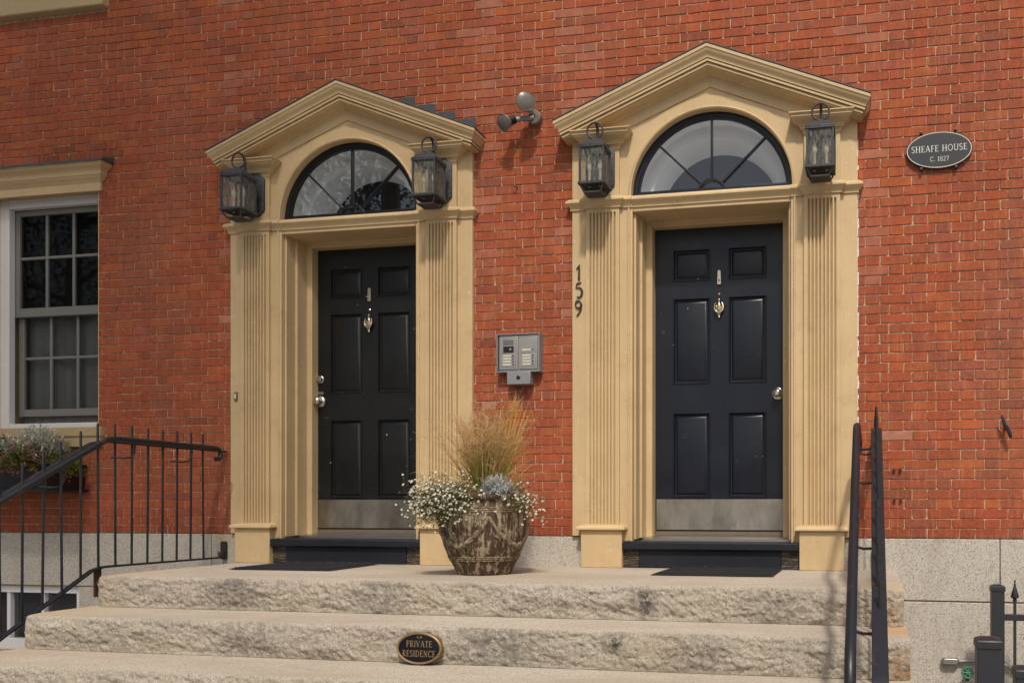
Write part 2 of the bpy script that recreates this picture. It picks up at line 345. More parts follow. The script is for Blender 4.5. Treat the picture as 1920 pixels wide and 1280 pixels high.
def bricks():
    C, MOD, HD, J = .0611, .2868, .0866, .0052
    cuts = HOLES+SILLS+[(u-.92, u+.92, -1, 2.86) for u in UNITS]+[(u-.70, u+.70, 2.8, 3.08) for u in UNITS]
    allb = []
    n = int((WZ1-BZ)/C)
    for i in range(n):
        z0 = BZ+i*C+J*.5; z1 = BZ+(i+1)*C-J*.5
        ph = .266+(MOD/2 if i % 2 else 0)+rng.uniform(-.004, .004)
        k = int((WX0-ph)/MOD)-1; x = ph+k*MOD
        segs = []
        while x < WX1:
            segs += [(x, x+HD), (x+HD+J, x+MOD-J)]; x += MOD
        for a, b in segs:
            a += rng.uniform(-.0012, .0012); b += rng.uniform(-.0012, .0012)
            parts = [(max(a, WX0), min(b, WX1))]
            zc = (z0+z1)/2
            for h in cuts:
                if h[2] < zc < h[3]:
                    np_ = []
                    for p, q in parts:
                        if q <= h[0] or p >= h[1]: np_.append((p, q)); continue
                        if p < h[0]: np_.append((p, h[0]))
                        if q > h[1]: np_.append((h[1], q))
                    parts = np_
            for p, q in parts:
                if q-p > .012: allb.append((p, q, z0, z1, i))
    def colour(p, q, z, i):
        t = rng.random()
        base = Vector((.310, .067, .031)) if t < .64 else Vector((.345, .082, .030)) if t < .80 else Vector((.285, .072, .044)) if t < .94 else Vector((.205, .054, .036))
        base = base*rng.uniform(.90, 1.08)
        g = noise.noise(Vector(((p+q)*.45, 3.1, z*.9)))
        g2 = noise.noise(Vector(((p+q)*1.3, 8.2, z*2.2))); base = base*(1+.20*g+.14*g2); sm = noise.fractal(Vector(((p+q)*.8, 5.5, z*.55)), .7, 2.0, 4); base = base.lerp(Vector((.20, .085, .06)), max(0, min(.45, (sm-.12)*1.1)))
        base.y *= rng.uniform(.93, 1.10)
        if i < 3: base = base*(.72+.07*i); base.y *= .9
        dx_ = min(abs(abs((p+q)/2-u)-.95) for u in UNITS)
        if dx_ < .13 and z > 1.5 and rng.random() < .45: base = base.lerp(Vector((.46, .27, .21)), rng.uniform(.1, .4))
        if rng.random() < .003: base = Vector((.42, .20, .15))
        return tuple(base)
    def add(mb, p, q, z0, z1, col):
        n = len(mb.v); w_, h_ = q-p, z1-z0; pr = rng.gauss(0, .0008); tl = rng.gauss(0, .0009)
        r = [min(.010, max(.0015, abs(rng.gauss(.0038, .0026)))) for _ in range(4)]
        j = lambda: rng.uniform(-.0019, .0019)
        zt = rng.uniform(-.0012, .0012)
        o = [(p+r[0], z0), (q-r[1], z0), (q, z0+r[1]), (q, z1-r[2]), (q-r[2], z1), (p+r[3], z1), (p, z1-r[3]), (p, z0+r[0])]
        o = [(x+j(), z+j()+zt*((x-p)/w_-.5)) for x, z in o]
        cx_, cz = (p+q)/2, (z0+z1)/2; b = .0022
        for x, z in o: mb.v.append((x, .02, z))
        for x, z in o: mb.v.append((x+j()*.4, .0032+pr, z+j()*.4))
        for x, z in o: mb.v.append((x+math.copysign(min(b, w_*.3), cx_-x), pr*1.0+tl*(x-cx_)/w_, z+math.copysign(b, cz-z)))
        for k in (0, 8):
            for m in range(8):
                m2 = (m+1) % 8; mb.f.append((n+k+m, n+k+m2, n+k+8+m2, n+k+8+m))
        mb.f.append(tuple(n+16+m for m in range(8)))
        mb.tint(col, n)
    def area(bk):
        p, q, z0, z1, i = bk
        a = project((p, 0, z0)); b = project((q, 0, z1))
        if not a or not b: return 0
        if min(a[0], b[0]) < 2 or max(a[0], b[0]) > 1918 or min(a[1], b[1]) < 2: return 0
        x = (p+q)/2; z = (z0+z1)/2
        for u in UNITS:
            if abs(x-u) < 1.03 and z < 3.36-.403*abs(x-u): return 0
        if -.1 < x < .16 and z < .85: return 0
        return abs((b[0]-a[0])*(b[1]-a[1]))
    order = sorted(range(len(allb)), key=lambda k: -area(allb[k])); big = set(order[:300])
    rest = MB()
    for k, bk in enumerate(allb):
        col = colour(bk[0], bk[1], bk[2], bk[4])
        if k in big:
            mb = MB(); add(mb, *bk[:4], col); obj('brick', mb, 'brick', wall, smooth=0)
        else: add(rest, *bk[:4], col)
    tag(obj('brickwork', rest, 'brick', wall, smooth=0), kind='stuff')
bricks()

# granite base blocks
fnd = obj('foundation', grid_sheet(WX0, WX1, GZ-.1, BZ-.004, [(-6.95, -5.86, -.70, -.205)]+[(u-.6, u+.6, -.02, 1) for u in UNITS], .01, .26), 'mortar', house, smooth=0)
def blocks():
    J = .004
    for x0, x1, z0, z1 in ((-8.2, -4.72, -.2, BZ), (-4.72, UNITS[0]-.6, -.2, BZ), (UNITS[0]+.6, UNITS[1]-.6, -.2, BZ), (UNITS[1]+.6, .785, -.186, BZ), (.785, WX1, -.186, BZ),
                           (-8.2, -6.95, GZ-.05, -.2), (-5.86, -4.4, GZ-.05, -.2), (-6.95, -5.86, GZ-.05, -.70), (-.4, 1.35, GZ-.05, -.186), (1.35, WX1, GZ-.05, -.186)):
        obj('granite_block', bx(x0+J, x1-J, -.006, .05, z0+J, z1-J), 'granite', fnd, bevel=.004)
blocks()

def loft_rect(mb, x0, x1, y1, levels, yb=0.0, ends=(1, 1)):
    "moulding round three sides of a block: levels = [(projection, z)]"
    rs = []
    for p, z in levels:
        rs.append([(x0-p*ends[0], yb, z), (x1+p*ends[1], yb, z), (x1+p*ends[1], y1-p, z), (x0-p*ends[0], y1-p, z)])
    rs = [list(reversed(r)) for r in rs]
    return mb.rings(rs)
def cyma(p0, z0, p1, z1, n=6):
    return [(p0+(p1-p0)*(.5-.5*math.cos(math.pi*k/n)), z0+(z1-z0)*k/n) for k in range(n+1)]
def cove(p0, z0, p1, z1, n=5):
    return [(p0+(p1-p0)*(1-math.cos(math.pi/2*k/n)), z0+(z1-z0)*math.sin(math.pi/2*k/n)) for k in range(n+1)]
BAND = [(.0, 2.372), (.010, 2.372), (.010, 2.384)]+cyma(.012, 2.388, .030, 2.412, 5)+[(.036, 2.414), (.036, 2.424)]+cyma(.034, 2.426, .018, 2.444, 4)

def doorway(u, side):
    dm = 'door_black' if side == 0 else 'door_navy'; ddx = -.022 if side == 0 else .006
    # main mesh of the surround: casings, inner flats, lintel, jambs
    mb = MB()
    for s in (-1, 1):
        a, b = sorted((u+s*.79, u+s*.938)); mb.box(a, b, -.030, .02, .206, 2.88)
        a, b = sorted((u+s*.521, u+s*.62)); mb.box(a, b, -.034, .30, .172, 2.40)
        a, b = sorted((u+s*.447, u+s*.5205)); mb.box(a, b, .215, .34, .19, 2.37)
        a, b = sorted((u+s*.488, u+s*.5205)); mb.box(a, b, .10, .2149, .19, 2.37)
        a, b = sorted((u+s*.505, u+s*.5205)); mb.box(a, b, .0, .0999, .185, 2.37)
    mb.box(u-.5209, u+.5209, -.028, .2, 2.345, 2.40); mb.box(u-.447, u+.447, .2155, .345, 2.312, 2.37); mb.box(u-.52, u+.52, .2, .2149, 2.33, 2.37)
    root = obj('door_surround', mb, 'ochre', house, bevel=.004)
    tag(root, 'ochre door surround left of the potted grass' if side == 0 else 'ochre door surround carrying the dark house number')
    # fluted pilasters with plinths, caps and upper blocks
    for s in (-1, 1):
        c = u+s*.719; x0, x1 = c-.114, c+.114; zt = 2.372
        nf = 8; pitch = .0236; fr = .0068
        def section(z, hs, ds):
            r = [(x0, .0, z), (x0, -.056, z)]
            for k in range(nf):
                fc = c+(k-3.5)*pitch
                for m in range(7):
                    a = math.pi*m/6; r.append((fc-fr*hs*math.cos(a), -.056+.0185*ds*math.sin(a)+1e-5, z))
            return r+[(x1, -.056, z), (x1, .0, z)]
        rs = [section(.283, 1, 1), section(1.2, 1, 1), section(2.338, 1, 1)]
        for t_ in (.4, .7, .9, 1.0): rs.append(section(2.338+.0085*t_, max(.02, math.sqrt(1-t_*t_)), max(.0, math.sqrt(1-t_*t_))))
        rs.append(section(zt, .02, 0))
        m_ = MB(); m_.rings([list(reversed(r)) for r in rs], True, True, True)
        obj('pilaster', m_, 'ochre', root, smooth=50)
        m_ = MB(); a, b = c-.140, c+.140
        m_.box(a, b, -.088, .0, .0, .246); p = obj('plinth', m_, 'ochre', root, bevel=.004)
        m_ = loft_rect(MB(), a, b, -.088, [(.004, .2465), (.022, .2475), (.026, .252), (.026, .262), (.022, .268)]+[(.016, .273), (.004, .279), (-.018, .285)])
        obj('plinth_cap', m_, 'ochre', root)
        obj('pilaster_block', bx(x0, x1, -.056, .0, 2.445, 2.80), 'ochre', root, bevel=.003)
        m_ = loft_rect(MB(), x0, x1, -.056, [(.0, 2.752), (.004, 2.753)]+cove(.004, 2.756, .020, 2.782, 4)+[(.022, 2.783), (.022, 2.790)])
        obj('capital', m_, 'ochre', root)
        m_ = loft_rect(MB(), x0, x1, -.056, [(.02, 2.7905), (.024, 2.791)]+cyma(.026, 2.794, .070, 2.838, 7)+[(.076, 2.839), (.076, 2.847)]+cove(.077, 2.848, .086, 2.858, 3)+[(.088, 2.859), (.088, 2.866), (.0, 2.880)])
        obj('cornice_block', m_, 'ochre', root)
        obj('impost_moulding', loft_rect(MB(), x0, x1, -.056, BAND), 'ochre', root)
        a, b = sorted((u+s*.835, u+s*.938))
        obj('impost_moulding', loft_rect(MB(), a, b, -.030, BAND, ends=((0, 1) if s > 0 else (1, 0))), 'ochre', root)
        a, b = sorted((u+s*.521, u+s*.603))
        obj('impost_moulding', loft_rect(MB(), a, b, -.036, BAND, ends=(0, 0)), 'ochre', root)
        obj('inner_bead', MB().tube([(u+s*.545, -.036, .18), (u+s*.545, -.036, 2.37)], .008, 8), 'ochre', root)
        obj('spandrel_post', bx(*sorted((u+s*.56, u+s*.604)), -.033, .0, 2.445, 2.56), 'ochre', root)
    obj('transom_moulding', loft_rect(MB(), u-.5205, u+.5205, -.028, BAND, ends=(0, 0)), 'ochre', root)
    # tympanum board with the arched opening
    CZ, RA = 2.448, .530; SL = .41/1.017; ZA = 3.335
    def outer(th):
        d = Vector((math.cos(th), math.sin(th))); best = .80/abs(d.x) if abs(d.x) > 1e-6 else 9
        den = d.y+SL*abs(d.x); tt = (ZA-.155-CZ)/den
        return min(best, tt)
    m_ = MB(); N = 72; n0 = 0
    for k in range(N+1):
        th = math.pi*k/N; c_, s_ = math.cos(th), math.sin(th); ro = outer(th)
        m_.v += [(u+RA*c_, .06, CZ+RA*s_), (u+RA*c_, -.032, CZ+RA*s_), (u+ro*c_, -.032, CZ+ro*s_)]
    for k in range(N):
        a = 3*k; m_.f += [(a, a+3, a+4, a+1), (a+1, a+4, a+5, a+2)]
    obj('tympanum', m_, 'ochre', root)
    m_ = MB()
    prof = [(.530, -.030), (.530, -.042), (.538, -.047), (.546, -.042), (.548, -.038), (.612, -.038), (.614, -.030)]
    m_.rings([[(u+r*math.cos(math.pi*k/N), y, CZ+r*math.sin(math.pi*k/N)) for r, y in prof] for k in range(N+1)], False, False, False)
    obj('archivolt', m_, 'ochre', root)
    for s in (-1, 1):                                        # raking frieze boards below the cornice
        xa = .81; m_ = MB(); za = ZA-.135; th_ = .085
        pts = [(u, za), (u, za-th_), (u+s*xa, za-th_-SL*xa), (u+s*xa, za-SL*xa)]
        if s > 0: pts.reverse()
        m_.poly_prism(pts, -.041, -.02); obj('raking_frieze', m_, 'ochre', root, bevel=.002)
    # raking cornice, mitred into short returns
    PR = [(.02, .165), (.022, .160), (.030, .158)]+[(p, t_) for p, t_ in cyma(.030, .155, .052, .135, 4)]+[(.056, .133), (.120, .128), (.120, .120), (.132, .119), (.132, .105), (.121, .1045), (.121, .098)]
    PR += [(.143, .0975), (.143, .085), (.133, .0845), (.133, .0785), (.148, .078)]+cyma(.148, .076, .172, .026, 7)+[(.178, .022), (.178, .004), (.150, .0)]
    m_ = MB(); A = .842; rs = []
    for p, t_ in PR:
        e = A+p; zf = lambda x: ZA-SL*abs(x)-t_
        rs.append([(u-e, 0, zf(e)), (u-e, -p, zf(e)), (u, -p, zf(0)), (u+e, -p, zf(e)), (u+e, 0, zf(e))])
    m_.rings(rs, False, False, False)
    obj('raking_cornice', m_, 'ochre', root, smooth=30)
    m_ = MB(); e = A+.181
    for s in (-1, 1):
        m_.poly_prism([(u, ZA+.001), (u+s*e, ZA+.001-SL*e), (u+s*e, ZA+.008-SL*e), (u, ZA+.008)][::s], -.1815, .004)
    obj('roof_flashing', m_, 'lead', root)
    if side == 0:                                            # stepped lead flashing let into the brickwork
        C_ = .0611; n0 = int((ZA-.03-BZ)/C_)
        for k in range(8):
            zt_ = BZ+(n0-k)*C_-.002; xx = (ZA+.075-zt_)/SL+.02; h_ = (.10, .10, .09, .085, .07, .06, .055, .05)[k]
            if .2 < xx < .98: obj('step_flashing', bx(u+xx-.03, u+xx+.098+.02*noise.noise(Vector((k*2.3, 1, 0))), -.0045, .003, zt_-.14, zt_-(.006 if k < 4 else .02)), 'lead', root, bevel=.001)
    else:
        m_ = MB(); z = .3
        while z < 2.7:
            d = rng.uniform(.02, .06); w_ = rng.uniform(.004, .011)*(1 if rng.random() < .8 else .2); m_.box(u+.936, u+.938+w_, -.004-rng.random()*.006, .004, z, z+d); z += d*1.0003
        obj('caulk_line', m_, 'caulk', root, bevel=.002)
    # painted step, threshold
    m_ = MB(); rs = [[(x, -.086, z) for x, z in ()]]
    m_ = MB().box(u-.577, u+.577, -.088, .12, .120, .172); sill = obj('door_step', m_, 'sill_black', root, bevel=.008)
    obj('step_riser', bx(u-.47, u+.46, -.056, -.02, .004, .1195), 'sill_black', root, bevel=.003)
    for a, b in ((u-.578, u-.472), (u+.462, u+.578)): obj('step_end_board', bx(a, b, -.050, -.02, .002, .1195), 'peel', root, bevel=.002)
    obj('threshold', MB().rings([[(x, y, z) for y, z in ((.121, .150), (.121, .186), (.17, .194), (.28, .205), (.33, .205), (.33, .150))] for x in (u-.5, u+.5)]), 'alu', root)
    # fanlight
    fan = MB(); n = 48
    ring = lambda ri, ro, y0, y1: [[(u+r*math.cos(math.pi*k/n), y, CZ+r*math.sin(math.pi*k/n)) for r, y in ((ri, y0), (ro, y0), (ro, y1), (ri, y1))] for k in range(n+1)]
    fan.rings(ring(.498, .5295, .014, .05)); fan.rings(ring(.487, .4978, .020, .05))
    fan.box(u-.528, u+.528, .008, .05, CZ-.03, CZ+.030); fan.box(u-.485, u+.485, .020, .049, CZ+.0301, CZ+.040)
    fl = obj('fanlight', fan, dm, house, bevel=.002)
    obj('hub', MB().rings(ring(.082, .100, .015, .046)), dm, fl, bevel=.002)
    angs = [0, R(44), R(90), R(136), math.pi]
    for a in angs[1:4]:
        d = Vector((math.cos(a), math.sin(a))); t_ = Vector((-d.y, d.x)); h = .0065
        m_ = MB(); p0 = d*.098; p1 = d*.490
        m_.poly_prism([(u+q.x, CZ+q.y) for q in (p0+t_*h, p0-t_*h, p1-t_*h, p1+t_*h)], .015, .046); obj('muntin', m_, dm, fl, bevel=.003)
    for k in range(4):
        a0, a1 = angs[k], angs[k+1]; q = 12
        pts = [(u+.09*math.cos(a0+(a1-a0)*i/q), CZ+.09*math.sin(a0+(a1-a0)*i/q)) for i in range(q+1)]+[(u+.492*math.cos(a1+(a0-a1)*i/q), CZ+.492*math.sin(a1+(a0-a1)*i/q)) for i in range(q+1)]
        pts = [(x, max(z, CZ+.03)) for x, z in pts]
        y = .032+.0006*k
        m_ = MB(); m_.v = [(x, y, z) for x, z in pts]; m_.f = [tuple(range(len(pts)))]; obj('pane', m_, 'glass', fl, smooth=0)
    pts = [(u+.088*math.cos(math.pi*i/12), CZ+.03+.06*math.sin(math.pi*i/12)) for i in range(13)]
    m_ = MB(); m_.v = [(x, .034, z) for x, z in pts]; m_.f = [tuple(range(13))]; obj('pane', m_, 'glass', fl, smooth=0)
    # inside of the fanlight: plastered arch and the dim hall behind it
    m_ = MB(); m_.rings([[(u+r*math.cos(math.pi*k/n), y, CZ-.02+r*math.sin(math.pi*k/n)) for r, y in ((.53, .051), (.515, .15), (.44, .16), (.41, .40))] for k in range(n+1)], False, False, False)
    obj('inner_arch', m_, 'interior_white', fl)
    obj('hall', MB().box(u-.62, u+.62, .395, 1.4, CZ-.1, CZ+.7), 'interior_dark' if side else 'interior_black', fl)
    obj('inner_ledge', bx(u-.52, u+.52, .051, .40, CZ-.06, CZ-.02), 'interior_white', fl)
    # door
    dx = u+ddx; DY = .29; z0, z1 = .232, 2.312; hw = .445
    xs = [-hw, -.325, -.062, .062, .325, hw]; zs = [z0, .462, 1.047, 1.24, 1.835, 1.947, 2.168, z1]
    m_ = MB()
    for i in range(5):
        for j in range(7):
            if i in (1, 3) and j in (1, 3, 5): continue
            m_.box(dx+xs[i], dx+xs[i+1], DY, DY+.042, zs[j], zs[j+1])
    # weld the slab into one clean frame
    me = m_.mesh('door', dm, 0)
    import bmesh
    bm = bmesh.new(); bm.from_mesh(me); bmesh.ops.remove_doubles(bm, verts=bm.verts, dist=1e-5)
    seen = {}
    for f in bm.faces: seen.setdefault(tuple(sorted(v.index for v in f.verts)), []).append(f)
    bmesh.ops.delete(bm, geom=[f for fs in seen.values() if len(fs) > 1 for f in fs], context='FACES_ONLY'); bm.to_mesh(me); bm.free()
    door = link(bpy.data.objects.new('door', me)); door.parent = house
    tag(door, 'black six-panel door with its knob on the left' if side == 0 else 'blue-black six-panel door with its knob on the right')
    for i in (1, 3):
        for j in (1, 3, 5):
            a, b, c, d = dx+xs[i], dx+xs[i+1], zs[j], zs[j+1]
            rs = []
            for ins, y in ((0, 0), (.003, -.005), (.008, -.005), (.013, .003), (.016, .013), (.022, .014), (.036, .0045), (.040, .0035)):
                rs.append([(a+ins, DY+y, c+ins), (b-ins, DY+y, c+ins), (b-ins, DY+y, d-ins), (a+ins, DY+y, d-ins)])
            obj('panel', MB().rings(rs, True, False, True), dm, door, smooth=30)
    kp = obj('kick_plate', bx(dx-.44, dx+.44, DY-.003, DY-.0005, .243, .452), 'kick_steel', door)
    for k in range(6):
        for zz in (.252, .443): obj('screw', MB().lathe([(.0035, 0), (.0025, .0015)], 8, (dx-.425+k*.17, DY-.003, zz), 'y'), 'chrome', door)
    obj('door_sweep', bx(dx-.445, dx+.445, DY-.006, DY+.03, .2065, .2315), 'wood_door_jamb', door)
    # viewer cover, peephole, urn knocker
    m_ = MB().rings([[(dx+x, DY-y, z) for x, z in ((-.014, 1.925), (-.012, 1.915), (.012, 1.915), (.014, 1.925), (.011, 2.005), (.007, 2.014), (-.007, 2.014), (-.011, 2.005))] for y in (0, .012)])
    obj('latch_cover', m_, 'brass_pale', door, bevel=.002)
    obj('latch_cover_knob', MB().lathe([(.006, 0), (.006, .012), (.003, .015)], 10, (dx+(-.011 if side == 0 else 0), DY-.012, 1.945), 'y'), 'brass_pale', door)
    obj('peephole', MB().lathe([(.008, 0), (.008, .005), (.005, .007), (.0, .0065)], 14, (dx, DY, 1.853), 'y'), 'chrome', door)
    m_ = MB().lathe([(.004, -.070), (.009, -.064), (.006, -.056), (.014, -.046), (.024, -.022), (.0265, .0), (.026, .004), (.028, .006), (.024, .010), (.012, .018), (.010, .024), (.006, .03), (.006, .05), (.009, .054), (.004, .060)], 20, (0, 0, 0))
    m_.v = [(dx+x, DY-.016+y*.55, 1.757+z) for x, y, z in m_.v]; obj('knocker_urn', m_, 'brass_pale', door)
    pts = [(dx+.034*math.sin(a)*(1-.25*(1-math.cos(a))/2), DY-.022-.006*math.cos(a), 1.745-.042*math.cos(a)*1.0+.018) for a in [R(-130+260*k/24) for k in range(25)]]
    obj('knocker_ring', MB().tube(pts, [.0035+.0025*math.sin(math.pi*k/24) for k in range(25)], 8), 'brass_pale', door)
    obj('knocker_striker', MB().lathe([(.007, 0), (.007, .012), (.004, .014)], 12, (dx, DY, 1.693), 'y'), 'brass_pale', door)
    kx = dx+(-.405 if side == 0 else .402); kz = 1.185 if side == 0 else 1.163
    obj('knob', MB().lathe([(.043, 0), (.043, .004), (.039, .009), (.017, .012), (.014, .03), (.020, .036), (.030, .045), (.031, .054), (.027, .062), (.012, .069), (.011, .066), (0.001, .066)], 28, (kx, DY, kz), 'y'), 'chrome', door, smooth=50)
    if side == 0:
        obj('deadbolt', MB().lathe([(.030, 0), (.030, .006), (.025, .010), (.022, .022), (.018, .026), (.009, .027), (.008, .024), (.001, .024)], 24, (kx, DY, 1.35), 'y'), 'chrome', door)
        obj('lock_plate', bx(kx-.026, kx+.026, DY-.003, DY, 1.238, 1.258), 'alu', door)
    return root
for i, u in enumerate(UNITS): doorway(u, i)

# ------------------------------------------------------------------ left windows
def window(zo, label):
    X0, X1 = -6.70, -5.687
    jb = MB()
    jb.box(X0, X0+.022, .001, .25, 1.0+zo, 2.80+zo); jb.box(X1-.006, X1, .001, .25, 1.0+zo, 2.80+zo); jb.box(X0, X1, .001, .25, 2.79+zo, 2.80+zo)
    win = tag(obj('window', jb, 'ochre', house), label)
    fr = MB(); a, b, c, d = X0+.0225, X1-.0065, 1.0+zo, 2.7895+zo
    fr.box(a, a+.085, .085, .14, c, d); fr.box(b-.085, b, .085, .14, c, d); fr.box(a+.085, b-.085, .085, .14, d-.07, d); fr.box(a+.085, b-.085, .085, .14, c, c+.045)
    obj('frame', fr, 'white_paint', win, bevel=.006)
    def sash(y, z0, z1, zm, top, bot):
        s = MB(); l, r = a+.072, b-.072
        s.box(l, l+.05, y, y+.035, z0, z1); s.box(r-.05, r, y, y+.035, z0, z1); s.box(l+.05, r-.05, y, y+.035, z1-top, z1); s.box(l+.05, r-.05, y, y+.035, z0, z0+bot)
        obj('sash', s, 'grey_sash', win, bevel=.004)
        l += .05; r -= .05; pw = (r-l)/3
        for k in (1, 2): obj('muntin', bx(l+k*pw-.011, l+k*pw+.011, y+.004, y+.03, z0+bot, z1-top), 'grey_sash', win, bevel=.004)
        obj('muntin', bx(l, r, y+.006, y+.029, zm-.011, zm+.011), 'grey_sash', win, bevel=.004)
        for k in range(3):
            for q0, q1 in ((z0+bot, zm), (zm, z1-top)):
                x0_, x1_ = l+k*pw, l+(k+1)*pw; tl = rng.uniform(-.0008, .0008)
                m_ = MB(); m_.quad((x0_, y+.018, q0), (x1_, y+.018+tl, q0), (x1_, y+.018+tl, q1), (x0_, y+.018, q1)); obj('pane', m_, 'glass_screened', win, smooth=0)
    sash(.142, 1.885+zo, 2.722+zo, 2.345+zo, .045, .070); sash(.179, 1.108+zo, 1.94+zo, 1.567+zo, .05, .058)
    for nm, ma, za, zb in (('dark_room_sheet', 'interior_black', 1.93, 2.8), ('curtain', 'curtain', 1.0, 1.9299)):  # upper half: black sheet painting the unlit room behind the sash
        m_ = MB(); n = 30
        for k in range(n+1):
            x = X0+.02+(X1-X0-.04)*k/n; y = .248+.008*math.sin(k*2.1); m_.v += [(x, y, za+zo), (x, y, zb+zo)]
        for k in range(n): m_.f.append((2*k, 2*k+2, 2*k+3, 2*k+1))
        obj(nm, m_, ma, win)
    return win
w1 = window(0, 'sash window of twelve small panes over the flower box')
w2 = window(3.28, 'upper window of which only the sill shows')
obj('sill', loft_rect(MB(), -6.76, -5.645, -.03, [(.0, .850), (.0, .922), (.012, .930), (.012, .996), (0, .999)]), 'sill_stone', w1, bevel=.004)
obj('sill', bx(-6.80, -5.60, -.055, .05, 4.137, 4.28), 'sill_stone', w2, bevel=.01)
obj('lintel_cap', loft_rect(MB(), -6.72, -5.660, -.012, [(.0, 2.768), (.006, 2.770), (.006, 2.83)]+cyma(.012, 2.835, .040, 2.875, 5)+[(.046, 2.878), (.046, 2.905)]+cyma(.050, 2.908, .085, 2.945, 5)+[(.09, 2.947), (.09, 2.962)]), 'ochre', w1)
m_ = MB(); n = 40; rs = []
for k in range(n+1):
    x = -6.82+k*(1.27/n); d = .004*noise.noise(Vector((x*6, 0, 1)))+.004*noise.noise(Vector((x*17, 0, 2)))
    rs.append([(x, .004, 3.012+d*.3), (x, -.06, 2.985+d*.6), (x, -.107, 2.972+d), (x, -.110, 2.955+d*1.4), (x, -.1, 2.9635), (x, .004, 2.9635)])
obj('lead_flashing', m_.rings(rs), 'lead', w1)
# basement window
a, b, c, d = -6.95, -5.86, -.70, -.205
bw = MB(); bw.box(a+.004, a+.09, .03, .12, c, d); bw.box(b-.055, b-.004, .03, .12, c, d); bw.box(a+.09, b-.055, .03, .12, d-.055, d-.002); bw.box(a+.09, b-.055, .03, .12, c, c+.085)
bw = tag(obj('basement_window', bw, 'white_paint', house, bevel=.004), 'low basement window beside the steps')
for k in (1, 2): obj('mullion', bx(a+.09+k*.315-.016, a+.09+k*.315+.016, .04, .11, c+.085, d-.055), 'white_paint', bw, bevel=.003)
for k in range(3):
    m_ = MB(); m_.quad((a+.09+k*.315, .075, c+.08), (a+.405+k*.315, .0755, c+.08), (a+.405+k*.315, .0755, d-.05), (a+.09+k*.315, .075, d-.05)); obj('pane', m_, 'glass', bw, smooth=0)
obj('cellar', bx(a, b, .24, .26, c, d), 'interior_black', bw)
obj('sill', bx(a-.03, b+.03, -.03, .1, c-.06, c-.002), 'sill_stone', bw, bevel=.005)

# ------------------------------------------------------------------ stone steps
def steps():
    root = thing('stone_steps', 'broad granite entrance steps with rough rock faces', 'steps', (0, 0, GZ))
    fronts = [-1.30, -1.72, -2.16, -2.48, -2.80]
    for i, yf in enumerate(fronts):
        zt = -.18*i; x0, x1 = (-4.42, -4.47, -4.50, -4.50, -4.50)[i], .165+.012*i; yb = -.001 if i == 0 else fronts[i-1]+.06
        nx = 900 if i < 3 else 200; nz = 26 if i < 3 else 8
        hgt = .178
        top = MB(); face = MB(); rows = []
        def nz_(x, z, k): return noise.fractal(Vector((x*3.0+i*17, z*6.0, k)), .62, 2.1, 7)
        edge = []
        for a in range(nx+1):
            x = x0+(x1-x0)*a/nx
            e = min(x-x0, x1-x); er = max(0, 1-e/.05)
            wob = .007*noise.noise(Vector((x*2.1, i*5, 1)))+.007*noise.noise(Vector((x*9, i*5, 2)))+.005*noise.noise(Vector((x*31, i*5, 4)))
            dz = -.012*er*er-.006*abs(noise.noise(Vector((x*14, i, 3)))); dy = .03*er*er+wob
            col = []
            for b in range(nz+1):
                t = b/nz; z = zt-hgt*t+dz*(1-t)
                if b == 0: y = yf+dy
                else:
                    lump = .42*nz_(x, z, .3)+.55*abs(noise.fractal(Vector((x*6+i*9, z*12+x*.6, .7)), .6, 2.0, 6))-.30*abs(noise.noise(Vector((x*23, z*30, i))))+.16*noise.noise(Vector((x*55, z*62, i+3)))
                    fade = min(1, t*7)*min(1, (1-t)*8+.15)
                    y = yf+dy-.006-.012*math.sin(math.pi*t)-.028*fade*(lump-.15)-.004*min(1, t*10)
                col.append((x, y, z-GZ))
            rows.append(col); edge.append((x, yf+dy, zt+dz))
        n = nz+1
        for c_ in rows: face.v += c_
        for a in range(nx):
            for b in range(nz): face.f.append((a*n+b, a*n+b+1, (a+1)*n+b+1, (a+1)*n+b))
        face.f.append(tuple(range(nz, -1, -1))); 
        st = obj('step', face, 'step', root, smooth=70)
        # worn top: rounds into the front arris
        fr_ = [0, .25, .6, .85, .95, .985]
        m_ = MB()
        for x, ye, ze in edge:
            for f_ in fr_:
                m_.v.append((x, yb+(ye-yb)*f_, zt-GZ+(.0 if f_ < .9 else (ze-zt)*(.25 if f_ < .96 else .6))-.0012*abs(noise.noise(Vector((x*3, f_*4, i))))))
            m_.v.append((x, ye, ze-GZ))
        n = len(fr_)+1
        for a in range(nx):
            for b in range(n-1): m_.f.append((a*n+b, a*n+b+1, (a+1)*n+b+1, (a+1)*n+b))
        k0 = 0
        obj('tread', m_, 'tread', st, smooth=60)
        cap = MB()
        for xx, col, rev in ((x0, rows[0], 0), (x1, rows[-1], 1)):
            pts = [(xx, yb, zt-GZ-.002)]+col+[(xx, yb, zt-hgt-GZ)]
            cap.v += pts; k = len(cap.v)-len(pts); f_ = list(range(k, k+len(pts))); cap.f.append(tuple(f_ if rev else f_[::-1]))
        obj('end_face', cap, 'step', st, smooth=0)
        obj('mortar_joint', bx(x0+.05, x1-.05, yf+.004, yf+.3, zt-hgt-.0016-GZ, zt-hgt+.003-GZ), 'mortar', st, smooth=0)
steps()

